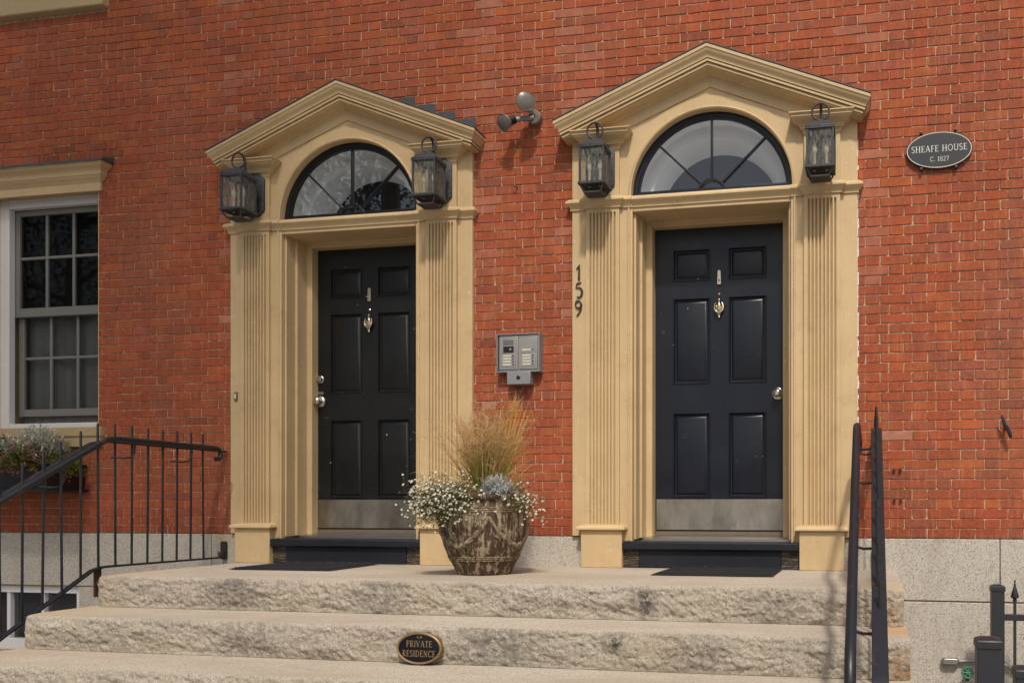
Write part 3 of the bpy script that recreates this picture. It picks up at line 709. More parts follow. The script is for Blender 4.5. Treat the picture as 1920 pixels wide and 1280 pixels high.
# ------------------------------------------------------------------ iron railings
def railing(X, inn, label, hr=.0165, bw=.020):
    root = thing('iron_railing', label, 'railing', (X, -1.12, GZ)); oy, oz = 1.12, -GZ
    P = lambda x, y, z: (x, y+oy, z+oz)
    S = .562; yb = -1.12; zr = .80; ye = -2.80
    rail = lambda y, z0=zr: z0 if y > yb else z0-S*(yb-y)
    def path(z0, y0, y1, dz=0):
        pts = [P(0, y0, z0), P(0, yb+.10, z0), P(0, yb+.04, z0-.002), P(0, yb-.03, rail(yb-.03, z0)), P(0, yb-.10, rail(yb-.10, z0)), P(0, y1, rail(y1, z0))]; return pts
    pts = path(zr, -.015, ye)
    a = pts[-1]; pts += [(0, a[1]-.05, a[2]-.035), (0, a[1]-.075, a[2]-.075), (0, a[1]-.08, a[2]-.13)]
    obj('top_rail', MB().tube(pts, 0, 4, True, (bw, .006)), 'iron', root, bevel=.002)
    obj('bottom_rail', MB().tube(path(.034, -.06, -2.62), 0, 4, True, (.017, .006)), 'iron', root, bevel=.002)
    k = 0; y = -.225
    while y > -2.6:
        m_ = MB(); zt = rail(y)+.112+rng.uniform(-.006, .006); zb = rail(y, .034); lean = rng.uniform(-.004, .004)
        m_.tube([P(0, y, zb), P(lean*.5, y+lean, (zb+zt)/2), P(lean, y+lean, zt-.012), P(lean, y+lean, zt)], [.007, .007, .0068, .0045], 8); obj('picket', m_, 'iron', root)
        y -= .1255
    hp = [P(inn, -.215, .735), P(inn, -.198, .755), P(inn, -.200, .785), P(inn, -.225, .806), P(inn, -.27, .810), P(inn, -1.10, .812), P(inn, -1.15, .806), P(inn, -1.21, .776), P(inn, -2.70, .776-S*1.49)]
    a = hp[-1]; hp += [(inn, a[1]-.06, a[2]-.05), (inn, a[1]-.09, a[2]-.11), (inn, a[1]-.085, a[2]-.19)]
    hp = [hp[0]]+hp
    hp[0] = P(inn, -.245, .733)
    obj('handrail', MB().tube(hp, hr, 14), 'iron', root, smooth=60)
    for yy in (-.47, -.95, -1.45, -1.95, -2.45):
        h = rail(yy, .805)-(.005 if yy < -1.1 else 0)
        obj('handrail_bracket', MB().tube([P(inn, yy, h-.012), P(inn, yy-.005, h-.07), P(inn*.88, yy-.015, h-.098), P(inn*.6, yy-.03, h-.105), P(0, yy-.06, h-.10)], .0062, 8), 'iron', root)
    # fixings: flat bar at the first riser, shoe on the wall
    sgn = -1 if inn > 0 else 1
    obj('stay', MB().box(-.006, .006, -1.135+oy, -1.085+oy, -.145+oz, .032+oz), 'rust', root, bevel=.003)
    if inn > 0: obj('stay_tie', bx(.0061, .22, -1.128+oy, -1.092+oy, -.075+oz, -.062+oz), 'rust', root, bevel=.003)
    obj('stay_bolt', MB().lathe([(.012, 0), (.012, .01), (.006, .014)], 6, (.006 if inn > 0 else -.006, -1.11+oy, -.06+oz), 'x'), 'rust', root)
    obj('wall_shoe', MB().rings([[P(x, yy, z) for x, z in ((-.02, .02), (.02, .02), (.02, .135), (.014, .15), (-.014, .15), (-.02, .135))] for yy in (-.008, -.035)]), 'iron', root, bevel=.003)
    obj('wall_shoe_tongue', bx(-.01, .01, -.075+oy, -.034+oy, .03+oz, .075+oz), 'rust', root, bevel=.003)
    obj('foot_post', bx(-.02, .02, -2.64+oy, -2.60+oy, GZ+oz+.18, rail(-2.62)+oz-.007), 'iron', root, bevel=.003)
    return root
railing(-4.60, .115, 'black iron stair railing by the flower box, pickets seen from the side')
railing(.035, -.097, 'black iron stair railing seen end-on beside the right doorway', .0195, .027)

# ------------------------------------------------------------------ lanterns
def lantern():
    root = thing('wall_lantern', 'x', 'lantern', (0, 0, 0), 0, 'wall lanterns beside the doors')
    oct_ = lambda hw, z0, z1, c: [(-hw+c, z0), (hw-c, z0), (hw, z0+c), (hw, z1-c), (hw-c, z1), (-hw+c, z1), (-hw, z1-c), (-hw, z0+c)]
    m_ = MB().rings([[(x, y, z) for x, z in oct_(hw, .07+i_, .38-i_, .045)] for hw, y, i_ in ((.086, 0, 0), (.086, -.012, 0), (.078, -.018, .008))])
    obj('back_plate', m_, 'pewter', root, bevel=.002)
    obj('mount', bx(-.032, .032, -.085, -.0181, .11, .27), 'pewter', root, bevel=.004)
    yb, yf, hw, z0, z1 = -.094, -.240, .077, .062, .290
    fr = MB(); p = .0065
    for x in (-hw, hw):
        for y in (yb, yf): fr.box(x-p, x+p, y-p, y+p, z0, z1)
    for z, h, e in ((z0-.004, .008, .012), (z1, .006, .010)):
        fr.box(-hw-e, hw+e, yf-e, yf+p*1.5, z-h, z+h); fr.box(-hw-e, hw+e, yb-p*1.5, yb+e, z-h, z+h)
        fr.box(-hw-e, -hw+p*1.5, yf+p*1.51, yb-p*1.51, z-h, z+h); fr.box(hw-p*1.5, hw+e, yf+p*1.51, yb-p*1.51, z-h, z+h)
    obj('cage', fr, 'pewter', root, bevel=.002)
    cy = (yb+yf)/2; dy = (yf-yb)/2
    rc = lambda s, z: [(-hw*s, cy+dy*s, z), (hw*s, cy+dy*s, z), (hw*s, cy-dy*s, z), (-hw*s, cy-dy*s, z)]
    obj('roof', MB().rings([rc(1.14, .2945), rc(1.14, .304), rc(1.0, .312), rc(.82, .330), rc(.55, .346), rc(.22, .353), rc(.14, .357)]), 'pewter', root, bevel=.003)
    tr = MB()                                                  # open tapered tray below the glass
    for sx in (-1, 1):
        for sy in (-1, 1): tr.tube([(sx*hw, cy+sy*abs(dy), z0-.012), (sx*hw*.72, cy+sy*abs(dy)*.72, .006)], .006, 4)
    tr.rings([rc(.78, .010), rc(.78, .002)]); tr.rings([rc(.98, z0-.003), rc(.98, z0-.006)]); obj('tray', tr, 'pewter', root)
    for nm, q in (('front', ((-hw, yf), (hw, yf))), ('r', ((hw, yf), (hw, yb))), ('l', ((-hw, yb), (-hw, yf))), ('b', ((hw, yb), (-hw, yb)))):
        (x0, y0), (x1, y1) = q; m_ = MB(); m_.quad((x0, y0, z0), (x1, y1, z0), (x1, y1, z1), (x0, y0, z1)); obj('glass_pane', m_, 'seeded', root, smooth=0)
    for s in (-1, 1):
        b = obj('candle_bulb', MB().lathe([(.006, .155), (.012, .165), (.016, .180), (.015, .195), (.009, .214), (.003, .228), (.0005, .232)], 14, (s*.036, cy, 0)), 'bulb', root)
        obj('sleeve', MB().lathe([(.009, .055), (.009, .155)], 12, (s*.036, cy, 0)), 'sleeve', b)
    obj('finial', MB().lathe([(.014, .355), (.012, .362), (.007, .366)], 14, (0, cy, 0)), 'pewter', root)
    ry = cy; cz = .414; rr = .052
    pts = [(rr*math.sin(2*math.pi*k/36), ry, cz-rr*math.cos(2*math.pi*k/36)) for k in range(37)]
    obj('ring', MB().tube(pts, .0062, 10, False), 'pewter', root, smooth=60)
    pts = [(0, -.075, .20), (0, -.096, .30), (0, -.100, .36), (0, -.102, .42), (0, -.110, .452), (0, -.130, .468), (0, -.150, .471), (0, ry-.004, .467)]
    obj('arm', MB().tube(pts, [.010, .010, .010, .009, .009, .008, .008, .007], 10), 'pewter', root, smooth=60)
    return root
L0 = lantern()
lab = ['dark metal lantern at the outer left end of the left doorway', 'dark metal lantern on the left doorway nearest the floodlight wall', 'dark metal lantern above the house number', 'dark metal lantern on the far right pilaster, seen straight from the front']
lab[1] = 'dark metal lantern on the right pilaster of the left doorway'
k = 0
for u in UNITS:
    for s in (-1, 1):
        o = L0 if k == 0 else copy_tree(L0)
        o.location = (u+s*.719, -.057, 2.40); o['label'] = lab[k]; k += 1

# ------------------------------------------------------------------ lettering (stroke letters with serifs)
def arc(cx_, cy_, rx, ry, a0, a1, n=14): return [(cx_+rx*math.cos(R(a0+(a1-a0)*k/n)), cy_+ry*math.sin(R(a0+(a1-a0)*k/n))) for k in range(n+1)]
TK, TN = .135, .062
def srf(x, y, w_=.2): return ([(x-w_/2, y), (x+w_/2, y)], .045)
G = {
 'I': (.30, [([(.15, 0), (.15, 1)], TK), srf(.15, .02, .28), srf(.15, .98, .28)]),
 'H': (.78, [([(.15, 0), (.15, 1)], TK), ([(.63, 0), (.63, 1)], TK), ([(.15, .52), (.63, .52)], TN), srf(.15, .02, .28), srf(.15, .98, .28), srf(.63, .02, .28), srf(.63, .98, .28)]),
 'E': (.58, [([(.15, 0), (.15, 1)], TK), ([(.04, .97), (.52, .97)], TN), ([(.04, .03), (.55, .03)], TN), ([(.15, .52), (.44, .52)], TN), ([(.52, .97), (.52, .82)], .05), ([(.55, .03), (.55, .2)], .05), ([(.44, .60), (.44, .44)], .05)]),
 'F': (.54, [([(.15, 0), (.15, 1)], TK), ([(.04, .97), (.52, .97)], TN), ([(.15, .50), (.43, .50)], TN), srf(.15, .02, .28), ([(.52, .97), (.52, .82)], .05), ([(.43, .58), (.43, .42)], .05)]),
 'A': (.74, [([(.36, 1), (.08, 0)], TN), ([(.36, 1.0), (.66, 0)], TK), ([(.18, .33), (.55, .33)], TN), srf(.08, .02, .22), srf(.66, .02, .26)]),
 'V': (.72, [([(.08, 1), (.36, 0)], TK), ([(.36, 0), (.64, 1)], TN), srf(.08, .98, .26), srf(.64, .98, .22)]),
 'N': (.78, [([(.14, 0), (.14, 1)], TN), ([(.14, 1), (.64, 0)], TK), ([(.64, 0), (.64, 1)], TN), srf(.14, .02, .24), srf(.12, .98, .2), srf(.64, .98, .24)]),
 'T': (.64, [([(.32, 0), (.32, 1)], TK), ([(.03, .97), (.61, .97)], TN), srf(.32, .02, .28), ([(.03, .97), (.03, .82)], .05), ([(.61, .97), (.61, .82)], .05)]),
 'U': (.76, [([(.14, 1), (.14, .32)]+arc(.38, .32, .24, .30, 180, 360)+[(.62, .32), (.62, 1)], .10), srf(.14, .98, .28), srf(.62, .98, .24)]),
 'O': (.82, [(arc(.41, .5, .34, .47, 0, 360, 30), .10)]),
 'C': (.70, [(arc(.42, .5, .34, .47, 48, 312, 24), .10), ([(.65, .9), (.65, .72)], .05), ([(.65, .1), (.65, .26)], .05)]),
 'S': (.54, [(arc(.27, .74, .19, .23, 40, 270, 14)+arc(.27, .26, .20, .24, 90, -140, 14)[1:], .105), ([(.43, .97), (.43, .8)], .05), ([(.09, .04), (.09, .22)], .05)]),
 'P': (.60, [([(.15, 0), (.15, 1)], TK), ([(.05, .97), (.30, .97)]+arc(.30, .73, .24, .24, 90, -90)+[(.15, .49)], .075), srf(.15, .02, .28)]),
 'R': (.68, [([(.15, 0), (.15, 1)], TK), ([(.05, .97), (.30, .97)]+arc(.30, .74, .22, .23, 90, -90)+[(.15, .51)], .075), ([(.30, .50), (.60, .02)], .12), srf(.15, .02, .28), srf(.62, .02, .14)]),
 'D': (.76, [([(.15, 0), (.15, 1)], TK), ([(.05, .97), (.30, .97)]+arc(.30, .5, .37, .47, 90, -90, 18)+[(.05, .03)], .08)]),
 '.': (.26, [([(.06, .07), (.20, .07)], .14)]),
 '1': (.44, [([(.24, 0), (.24, 1)], TK), ([(.24, .98), (.08, .84)], .06), srf(.24, .02, .28)]),
 '8': (.58, [(arc(.29, .74, .18, .23, 0, 360, 22), .085), (arc(.29, .26, .22, .25, 0, 360, 22), .09)]),
 '2': (.56, [(arc(.27, .72, .20, .25, 160, -40, 14)+[(.08, .06)], .085), ([(.06, .05), (.52, .05)], .10)]),
 '7': (.54, [([(.05, .95), (.50, .95)], .10), ([(.50, .95), (.20, 0)], .10), ([(.05, .97), (.05, .82)], .05)]),
 ' ': (.34, [])}
def ribbon(mb, pts, w_, f, y):
    "flat stroke; w_ is a number or a list"
    n = len(pts); L = []
    for i, p in enumerate(pts):
        a = Vector(pts[max(i-1, 0)]); b = Vector(pts[min(i+1, n-1)]); d = (b-a).normalized(); t = Vector((-d.y, d.x)); h = (w_[i] if isinstance(w_, list) else w_)/2
        L.append((Vector(p)+t*h, Vector(p)-t*h))
    for i in range(n-1):
        mb.quad(f(*L[i][1], y), f(*L[i+1][1], y), f(*L[i+1][0], y), f(*L[i][0], y))
def letters(parent, mat_, *lines):
    for text, h, x0, z0, y, track, wide, *wt in lines:
        weight = wt[0] if wt else 1.0
        x = x0-(sum(G[c][0]*wide+track for c in text)*h-track*h)/2
        for c in text:
            mb = MB()
            for e, (st, w_) in enumerate(G[c][1]): ribbon(mb, st, w_*weight, lambda a, b, yy, x=x: (x+a*h*wide, yy, z0+b*h), y-e*3e-5)
            if mb.v: obj('letter', mb, mat_, parent, smooth=0)
            x += (G[c][0]*wide+track)*h
def ellipse(a, b, n=64): return [(a*math.cos(2*math.pi*k/n), b*math.sin(2*math.pi*k/n)) for k in range(n)]
# oval house sign
sg = thing('oval_sign', 'black oval name sign with white letters high on the brick wall', 'sign', (.423, -.02, 2.604))
obj('board', MB().rings([[(x, y, z) for x, z in ellipse(a, b)] for a, b, y in ((.198, .114, .008), (.198, .114, -.004), (.196, .112, -.007))]), 'sign_black', sg)
obj('border', MB().rings([[(a*math.cos(2*math.pi*k/72), y, b*math.sin(2*math.pi*k/72)) for a, b, y in ((.1935, .1095, -.0071), (.1935, .1095, -.0082), (.1900, .1060, -.0082), (.1900, .1060, -.0071))] for k in range(73)], False, False, False), 'sign_white', sg)
letters(sg, 'sign_white', ('SHEAFE HOUSE', .039, 0, -.010, -.0085, .075, 1.02, .78), ('C. 1827', .029, .002, -.070, -.0085, .08, 1.0, .8))
for x, z in ((-.108, .112), (.098, .116), (-.108, -.112), (.10, -.112)): obj('stud', MB().lathe([(.007, -.02), (.007, .0), (.010, .001), (.009, .012), (.003, .014)], 10, (x, -.0, z), 'y'), 'iron', sg)
# plaque on the step
pq = thing('oval_plaque', 'small black and gold oval plaque fixed to the second riser', 'plaque', (-2.125, -1.775, -.278)); pq.rotation_euler = (R(-4), 0, 0)
obj('plate', MB().rings([[(x, y, z) for x, z in ellipse(a, b, 56)] for a, b, y in ((.112, .072, .03), (.112, .072, -.004), (.107, .067, -.006))]), 'plaque_black', pq)
obj('rim', MB().rings([[(a*math.cos(2*math.pi*k/56), y, b*math.sin(2*math.pi*k/56)) for a, b, y in ((.117, .077, .02), (.117, .077, -.008), (.113, .073, -.011), (.107, .067, -.009), (.106, .066, .0))] for k in range(57)], False, False, False), 'gold', pq)
letters(pq, 'gold', ('PRIVATE', .030, 0, .006, -.0065, .08, .94, 1.25), ('RESIDENCE', .030, .0, -.040, -.0065, .08, .92, 1.25))
m_ = MB()
for s in (-1, 1): m_.tube([(0, -.0065, .046), (s*.012, -.0075, .056), (s*.004, -.0075, .06), (s*.014, -.0065, .05)], .0016, 5)
obj('ornament', m_, 'gold', pq)
# house number
hn = thing('house_number', 'dark house number on the narrow casing of the right doorway', 'house number', (-1.905, -.0315, 1.66))
def digit(name, pts, ws, z):
    m_ = MB(); f = lambda a, b, y: (a, y, z+b)
    ribbon(m_, pts, ws, f, -.008); n = len(m_.v); k = len(m_.f)
    m2 = MB(); m2.v = m_.v+[(x, 0, zz) for x, y, zz in m_.v]; m2.f = list(m_.f)
    for q in m_.f:
        for i in range(4):
            a, b = q[i], q[(i+1) % 4]; m2.f.append((a, a+n, b+n, b))
    obj(name, m2, 'number_dark', hn, smooth=0)
digit('digit_one', [(-.014, .070), (-.004, .082), (.006, .098), (.006, .07), (.005, .03), (.004, 0)], [.004, .007, .012, .012, .012, .016], .252)
p5 = [(.020, .100), (-.004, .094), (-.012, .090), (-.016, .062), (-.010, .066)]+[(.004+.022*math.cos(R(a)), .034+.033*math.sin(R(a))) for a in range(110, -150, -20)]
digit('digit_five', p5, [.004, .010, .006, .006, .006]+[.005+.009*math.sin(math.pi*k/12) for k in range(13)], .134)
p9 = [(.0+.020*math.cos(R(a)), .074+.024*math.sin(R(a))) for a in range(-30, 330, 24)]+[(.022, .070), (.018, .045), (.008, .02), (-.010, -.004)]
digit('digit_nine', p9, [.010+.003*math.cos(k) for k in range(15)]+[.012, .013, .011, .007], .014)

# ------------------------------------------------------------------ entry phone
ip = thing('entry_phone', 'grey metal entry phone panel on the brick pier between the doors', 'intercom', (-2.318, .0, 1.312))
m_ = MB(); W, Hh, Dp = .284, .246, .065
m_.box(-W/2, W/2, -Dp+.012, -.0, 0, Hh); case = obj('case', m_, 'panel_steel', ip, bevel=.003)
rim = MB(); e = .006
rim.box(-W/2-.004, W/2+.004, -Dp-.006, -Dp+.0119, Hh, Hh+e); rim.box(-W/2-.004, W/2+.004, -Dp-.002, -Dp+.0119, -e, 0); rim.box(-W/2-.004-e, -W/2-.004, -Dp-.006, -.0, -e, Hh+e); rim.box(W/2+.004, W/2+.004+e, -Dp-.006, -.0, -e, Hh+e); rim.box(-W/2-.004, W/2+.004, -Dp+.012, 0, Hh+.0001, Hh+e-.0005)
obj('hood', rim, 'box_grey', ip)
for s, x0 in ((0, -.136), (1, .004)):
    pl = obj('face_plate', bx(x0, x0+.132, -Dp+.002, -Dp+.0118, .014, Hh-.012), 'panel_steel', ip, bevel=.0015)
    obj('module', bx(x0+.016, x0+.116, -Dp-.0005, -Dp+.0019, .122, Hh-.028), 'panel_steel', pl, bevel=.001); obj('module', bx(x0+.016, x0+.116, -Dp-.0005, -Dp+.0019, .030, .118), 'panel_steel', pl, bevel=.001)
    if s == 0:
        m_ = MB()
        for a in range(10):
            for b in range(5): m_.box(x0+.030+a*.0075, x0+.0345+a*.0075, -Dp-.0016, -Dp-.0004, .176+b*.0075, .1805+b*.0075)
        obj('speaker_grille', m_, 'plastic_black', pl, smooth=0)
        obj('camera_window', bx(x0+.030, x0+.104, -Dp-.002, -Dp-.0004, .126, .168), 'plastic_black', pl); obj('camera_lens', MB().lathe([(.010, 0), (.008, .003), (.001, .004)], 16, (x0+.080, -Dp-.002, .147), 'y'), 'alu', pl)
    else:
        obj('name_card', bx(x0+.024, x0+.086, -Dp-.002, -Dp-.0004, .136, .148), 'card', pl); obj('call_button', MB().lathe([(.005, 0), (.005, .003), (.003, .004)], 10, (x0+.100, -Dp-.0005, .142), 'y'), 'plastic_black', pl)
    for b in range(4):
        z = .040+b*.0195
        obj('name_card', bx(x0+.026, x0+.086, -Dp-.002, -Dp-.0004, z, z+.012), 'card', pl); obj('call_button', MB().lathe([(.005, 0), (.005, .003), (.003, .004)], 10, (x0+.100, -Dp-.0005, z+.006), 'y'), 'plastic_black', pl)
kb = thing('key_box', 'small grey metal key box hanging under the entry phone', 'key box', (-2.312, 0, 1.222))
obj('case', bx(-.083, .083, -.075, 0, 0, .086), 'box_grey', kb, bevel=.004)
obj('lock', MB().lathe([(.013, 0), (.013, .004), (.009, .006), (.008, .003), (.001, .003)], 16, (0, -.075, .046), 'y'), 'plastic_black', kb)
obj('cable', MB().tube([(-.035, -.02, .001), (-.03, -.025, -.05), (-.01, -.03, -.07), (.02, -.03, -.045), (.035, -.03, -.03), (.03, -.02, -.06)], .004, 6), 'rust', kb)
db = thing('door_bell', 'small doorbell button on the left edge of the left doorway', 'doorbell', (-4.492, -.031, 1.165))
obj('plate', bx(-.013, .013, -.010, 0, 0, .062), 'wood_door_jamb', db, bevel=.003); obj('button', bx(-.007, .007, -.014, -.0101, .014, .048), 'sleeve', db, bevel=.002)

# ------------------------------------------------------------------ floodlight
fl = thing('twin_floodlight', 'twin-headed metal floodlight on the wall between the pediments', 'floodlight', (-2.215, 0, 3.02))
obj('junction_box', MB().lathe([(.048, 0), (.048, .045), (.042, .05), (.001, .05)], 28, (0, 0, 0), 'y'), 'flood_metal', fl, bevel=.002)
def head(c, d, R0, ln, nm):
    q = Vector(d).normalized().to_track_quat('Z', 'Y'); m_ = MB().lathe([(.02, -ln), (.026, -ln*.9), (.03, -ln*.75), (R0*.62, -ln*.42), (R0*.9, -.02), (R0, -.006), (R0*1.02, 0), (R0*.97, .004), (R0*.93, .002)], 32, caps=False)
    m_.v = [tuple(Vector(c)+q @ Vector(p)) for p in m_.v]; h = obj('lamp_head', m_, 'flood_metal', fl, smooth=50)
    g = MB().lathe([(R0*.94, .001), (R0*.7, .008), (R0*.35, .012), (.001, .013)], 28); g.v = [tuple(Vector(c)+q @ Vector(p)) for p in g.v]; obj('lens', g, 'lens_glass', h, smooth=60)
head((.0, -.185, .045), (.62, -1, -.05), .064, .118, 'a'); head((-.165, -.165, -.075), (-.32, -1, -.50), .053, .10, 'b')
obj('swivel_arm', MB().tube([(0, -.045, -.005), (-.07, -.075, -.02), (-.13, -.11, -.04)], .017, 12), 'box_grey', fl)
obj('collar', MB().tube([(-.115, -.095, -.03), (-.148, -.125, -.052)], .027, 16), 'plastic_black', fl)
obj('swivel_arm', MB().tube([(0, -.045, .01), (-.02, -.09, .04)], .017, 12), 'flood_metal', fl)

# ------------------------------------------------------------------ small wall ironwork
hk = thing('shutter_hook', 'rusty S-shaped shutter hook on the brick wall at far right', 'hook', (.815, -.004, .885))
obj('pin', MB().tube([(0, .02, 0), (0, -.045, 0)], .008, 8), 'rust', hk); obj('scroll', MB().tube([(-.026, -.046, .07), (-.020, -.05, .05), (-.010, -.048, .015), (0, -.046, 0), (.012, -.048, -.02), (.022, -.052, -.045), (.026, -.05, -.066)], [.006, .009, .012, .016, .012, .013, .010], 8), 'iron', hk)
for x, z, l_ in ((.152, .632, 'left of the upper pair of rusty bolts in the bricks right of the railing'), (.190, .634, 'right of the upper pair of rusty bolts in the bricks right of the railing'), (.155, .447, 'left of the lower pair of rusty bolts in the bricks right of the railing'), (.193, .446, 'right of the lower pair of rusty bolts in the bricks right of the railing')):
    tag(obj('rusty_bolt', MB().lathe([(.006, -.02), (.006, .014), (.011, .015), (.010, .022), (.003, .025)], 8, (0, 0, 0), 'y'), 'rust', loc=(x, 0, z)), l_, 'bolt', 'rusty bolts in the brick wall')
o = thing('wall_nail', 'small bent dark nail in the bricks below the floodlight', 'nail', (-2.35, 0, 2.566)); obj('shank', MB().tube([(0, .01, 0), (0, -.02, .004), (-.012, -.03, .004), (-.02, -.03, .012)], .004, 6), 'rust', o)

# ------------------------------------------------------------------ mats
def mat(x0, x1, y0, y1, sk, label):
    root = thing('door_mat', label, 'door mat', ((x0+x1)/2, (y0+y1)/2, .0015)); nx, ny = 40, 26; m_ = MB(); ox, oy = (x0+x1)/2, (y0+y1)/2
    for k in range(2):
        for a in range(nx+1):
            for b in range(ny+1):
                x = x0+(x1-x0)*a/nx+sk*(b/ny-.5); y = y0+(y1-y0)*b/ny
                e = min(a, nx-a)/nx*(x1-x0); z = .009+.0025*noise.noise(Vector((x*4, y*4, 2)))
                if min(a, nx-a, b, ny-b) == 0: z -= .006
                m_.v.append((x-ox, y-oy, z if k == 0 else 0))
    n = ny+1
    for a in range(nx):
        for b in range(ny): m_.f.append((a*n+b, (a+1)*n+b, (a+1)*n+b+1, a*n+b+1))
    obj('pad', m_, 'rubber', root)
    rb = MB()
    for k in range(1, 17):
        yy = y0+(y1-y0)*k/17; s_ = sk*(k/17-.5); rb.box(x0+.03+s_-ox, x1-.03+s_-ox, yy-.008-oy, yy+.008-oy, .008, .0135)
    obj('ribs', rb, 'rubber', root, bevel=.001)
mat(-4.03, -3.31, -.72, -.10, -.03, 'thin dark rubber mat before the left door step')
mat(-1.26, -.54, -.66, -.09, .0, 'thin dark rubber mat before the right door step')

# ------------------------------------------------------------------ plants
def leaf(mb, p, d, ln, wd, col, bend=.3, up=Vector((0, 0, 1))):
    d = d.normalized(); s = d.cross(up)
    if s.length < .05: s = Vector((1, 0, 0))
    s.normalize(); nrm = s.cross(d); n = len(mb.v); p = Vector(p)
    m = p+d*ln*.5+nrm*ln*bend*.25; e = p+d*ln-nrm*ln*bend*.3
    mb.v += [tuple(p), tuple(m+s*wd), tuple(e), tuple(m-s*wd)]; mb.f.append((n, n+1, n+2, n+3)); mb.tint(col, n)
def blade(mb, p, d, ln, w_, droop, col, col2=None, seg=6, curl=0):
    p = Vector(p); d = Vector(d).normalized(); s = d.cross(Vector((rng.uniform(-1, 1), rng.uniform(-1, 1), .2))).normalized(); pts = []
    for k in range(seg+1):
        pts.append(p.copy()); p = p+d*(ln/seg); d = (d+Vector((rng.uniform(-curl, curl), rng.uniform(-curl, curl), -droop))).normalized()
    n = len(mb.v)
    for k, q in enumerate(pts):
        t = k/seg; ww = w_*(1-t*.85); mb.v += [tuple(q-s*ww), tuple(q+s*ww)]
    for k in range(seg): mb.f.append((n+2*k, n+2*k+1, n+2*k+3, n+2*k+2))
    if mb.c is None: mb.c = []
    for k in range(seg+1):
        t = k/seg; c = col if not col2 else tuple(a*(1-t)+b*t for a, b in zip(col, col2)); mb.c += [c, c]
    return pts
def jit(c, k=.2):
    f = rng.uniform(1-k, 1+k); return (c[0]*f*rng.uniform(.95, 1.05), c[1]*f, c[2]*f*rng.uniform(.9, 1.1))
def litter():
    m_ = MB()
    for k in range(420):
        if rng.random() < .6: x, y = rng.uniform(-4.1, -3.1), rng.uniform(-.26, -.07)
        elif rng.random() < .5: x, y = rng.uniform(-1.6, -.4), rng.gauss(-.11, .03)
        else: x, y = rng.uniform(-4.3, .05), rng.uniform(-1.25, -.12)
        z = .0175 if (-4.05 < x < -3.29 and -.72 < y < -.1) or (-1.26 < x < -.54 and y < -.09 and y > -.66) else .004
        leaf(m_, (x, min(y, -.1), z), Vector((rng.gauss(0, 1), rng.gauss(0, 1), rng.uniform(0, .25))), rng.uniform(.005, .014), rng.uniform(.001, .0035), jit(rng.choice([(.30, .20, .10), (.22, .14, .07), (.42, .33, .20), (.12, .09, .06)]), .3))
    tag(obj('leaf_litter', m_, 'plant', smooth=0), 'scattered dry leaf crumbs on the landing by the door steps', 'litter', kind='stuff')
litter()
POT = Vector((-2.262, -.73, 0))
def planter():
    root = thing('planter_pot', 'big round brown glazed pot with cream drips between the two doors', 'plant pot', POT)
    pr = [(.001, 0), (.150, 0), (.158, .006), (.180, .05), (.207, .105), (.232, .170), (.249, .235), (.257, .30), (.258, .345), (.252, .39), (.246, .42), (.247, .435), (.262, .445), (.268, .458), (.266, .472), (.254, .478), (.240, .470), (.232, .44), (.228, .42)]
    m_ = MB()
    rs = []
    prof = []
    for i in range(len(pr)-1):
        k = max(1, int((Vector(pr[i+1])-Vector(pr[i])).length/.012))
        for q in range(k): prof.append((pr[i][0]+(pr[i+1][0]-pr[i][0])*q/k, pr[i][1]+(pr[i+1][1]-pr[i][1])*q/k))
    prof.append(pr[-1])
    for r, h in prof:
        ring_ = []
        for j in range(72):
            a = 2*math.pi*j/72; d = .0035*noise.noise(Vector((math.cos(a)*3, math.sin(a)*3, h*9))) if r > .1 else 0
            ring_.append(((r+d)*math.cos(a), (r+d)*math.sin(a), h))
        rs.append(ring_)
    m_.rings(rs, True, True, False); pot = obj('pot', m_, 'glaze', root, smooth=50)
    def rad(h):
        for i in range(len(pr)-1):
            if pr[i][1] <= h <= pr[i+1][1] and pr[i+1][1] > pr[i][1]: return pr[i][0]+(pr[i+1][0]-pr[i][0])*(h-pr[i][1])/(pr[i+1][1]-pr[i][1])
        return .25
    for h in (.398, .386, .374, .108, .098, .088):
        obj('band', MB().tube([((rad(h)+.001)*math.cos(2*math.pi*j/60), (rad(h)+.001)*math.sin(2*math.pi*j/60), h) for j in range(61)], .0042, 6, False), 'relief', root, smooth=60)
    for q in range(4):
        a0 = R(-93-57+q*90); pts = []
        for k in range(25):
            t = k/24; a = a0+R(90)*t; h = .345-.17*math.sin(math.pi*t)**.8
            pts.append(((rad(h)+.002)*math.cos(a), (rad(h)+.002)*math.sin(a), h))
        obj('swag', MB().tube(pts, [.009+.009*math.sin(math.pi*k/24)+.003*math.sin(k*2.6) for k in range(25)], 8), 'relief', root, smooth=60)
        m_ = MB()                                            # fringe hanging from the swag
        for k in range(3, 22):
            x, y, h = pts[k]; l_ = rng.uniform(.02, .045); h2 = max(.115, h-l_); a = math.atan2(y, x)
            m_.tube([((rad(h)+.001)*math.cos(a), (rad(h)+.001)*math.sin(a), h), ((rad(h2)+.001)*math.cos(a+.01), (rad(h2)+.001)*math.sin(a+.01), h2)], [.006, .003], 5)
        obj('fringe', m_, 'relief', root, smooth=60)
    obj('soil', MB().lathe([(.001, .425), (.12, .428), (.232, .418)], 30, caps=False), 'soil', root)
planter()
SZ = .42
def plant(name, label, loc, cat='plant'): return thing(name, label, cat, loc)
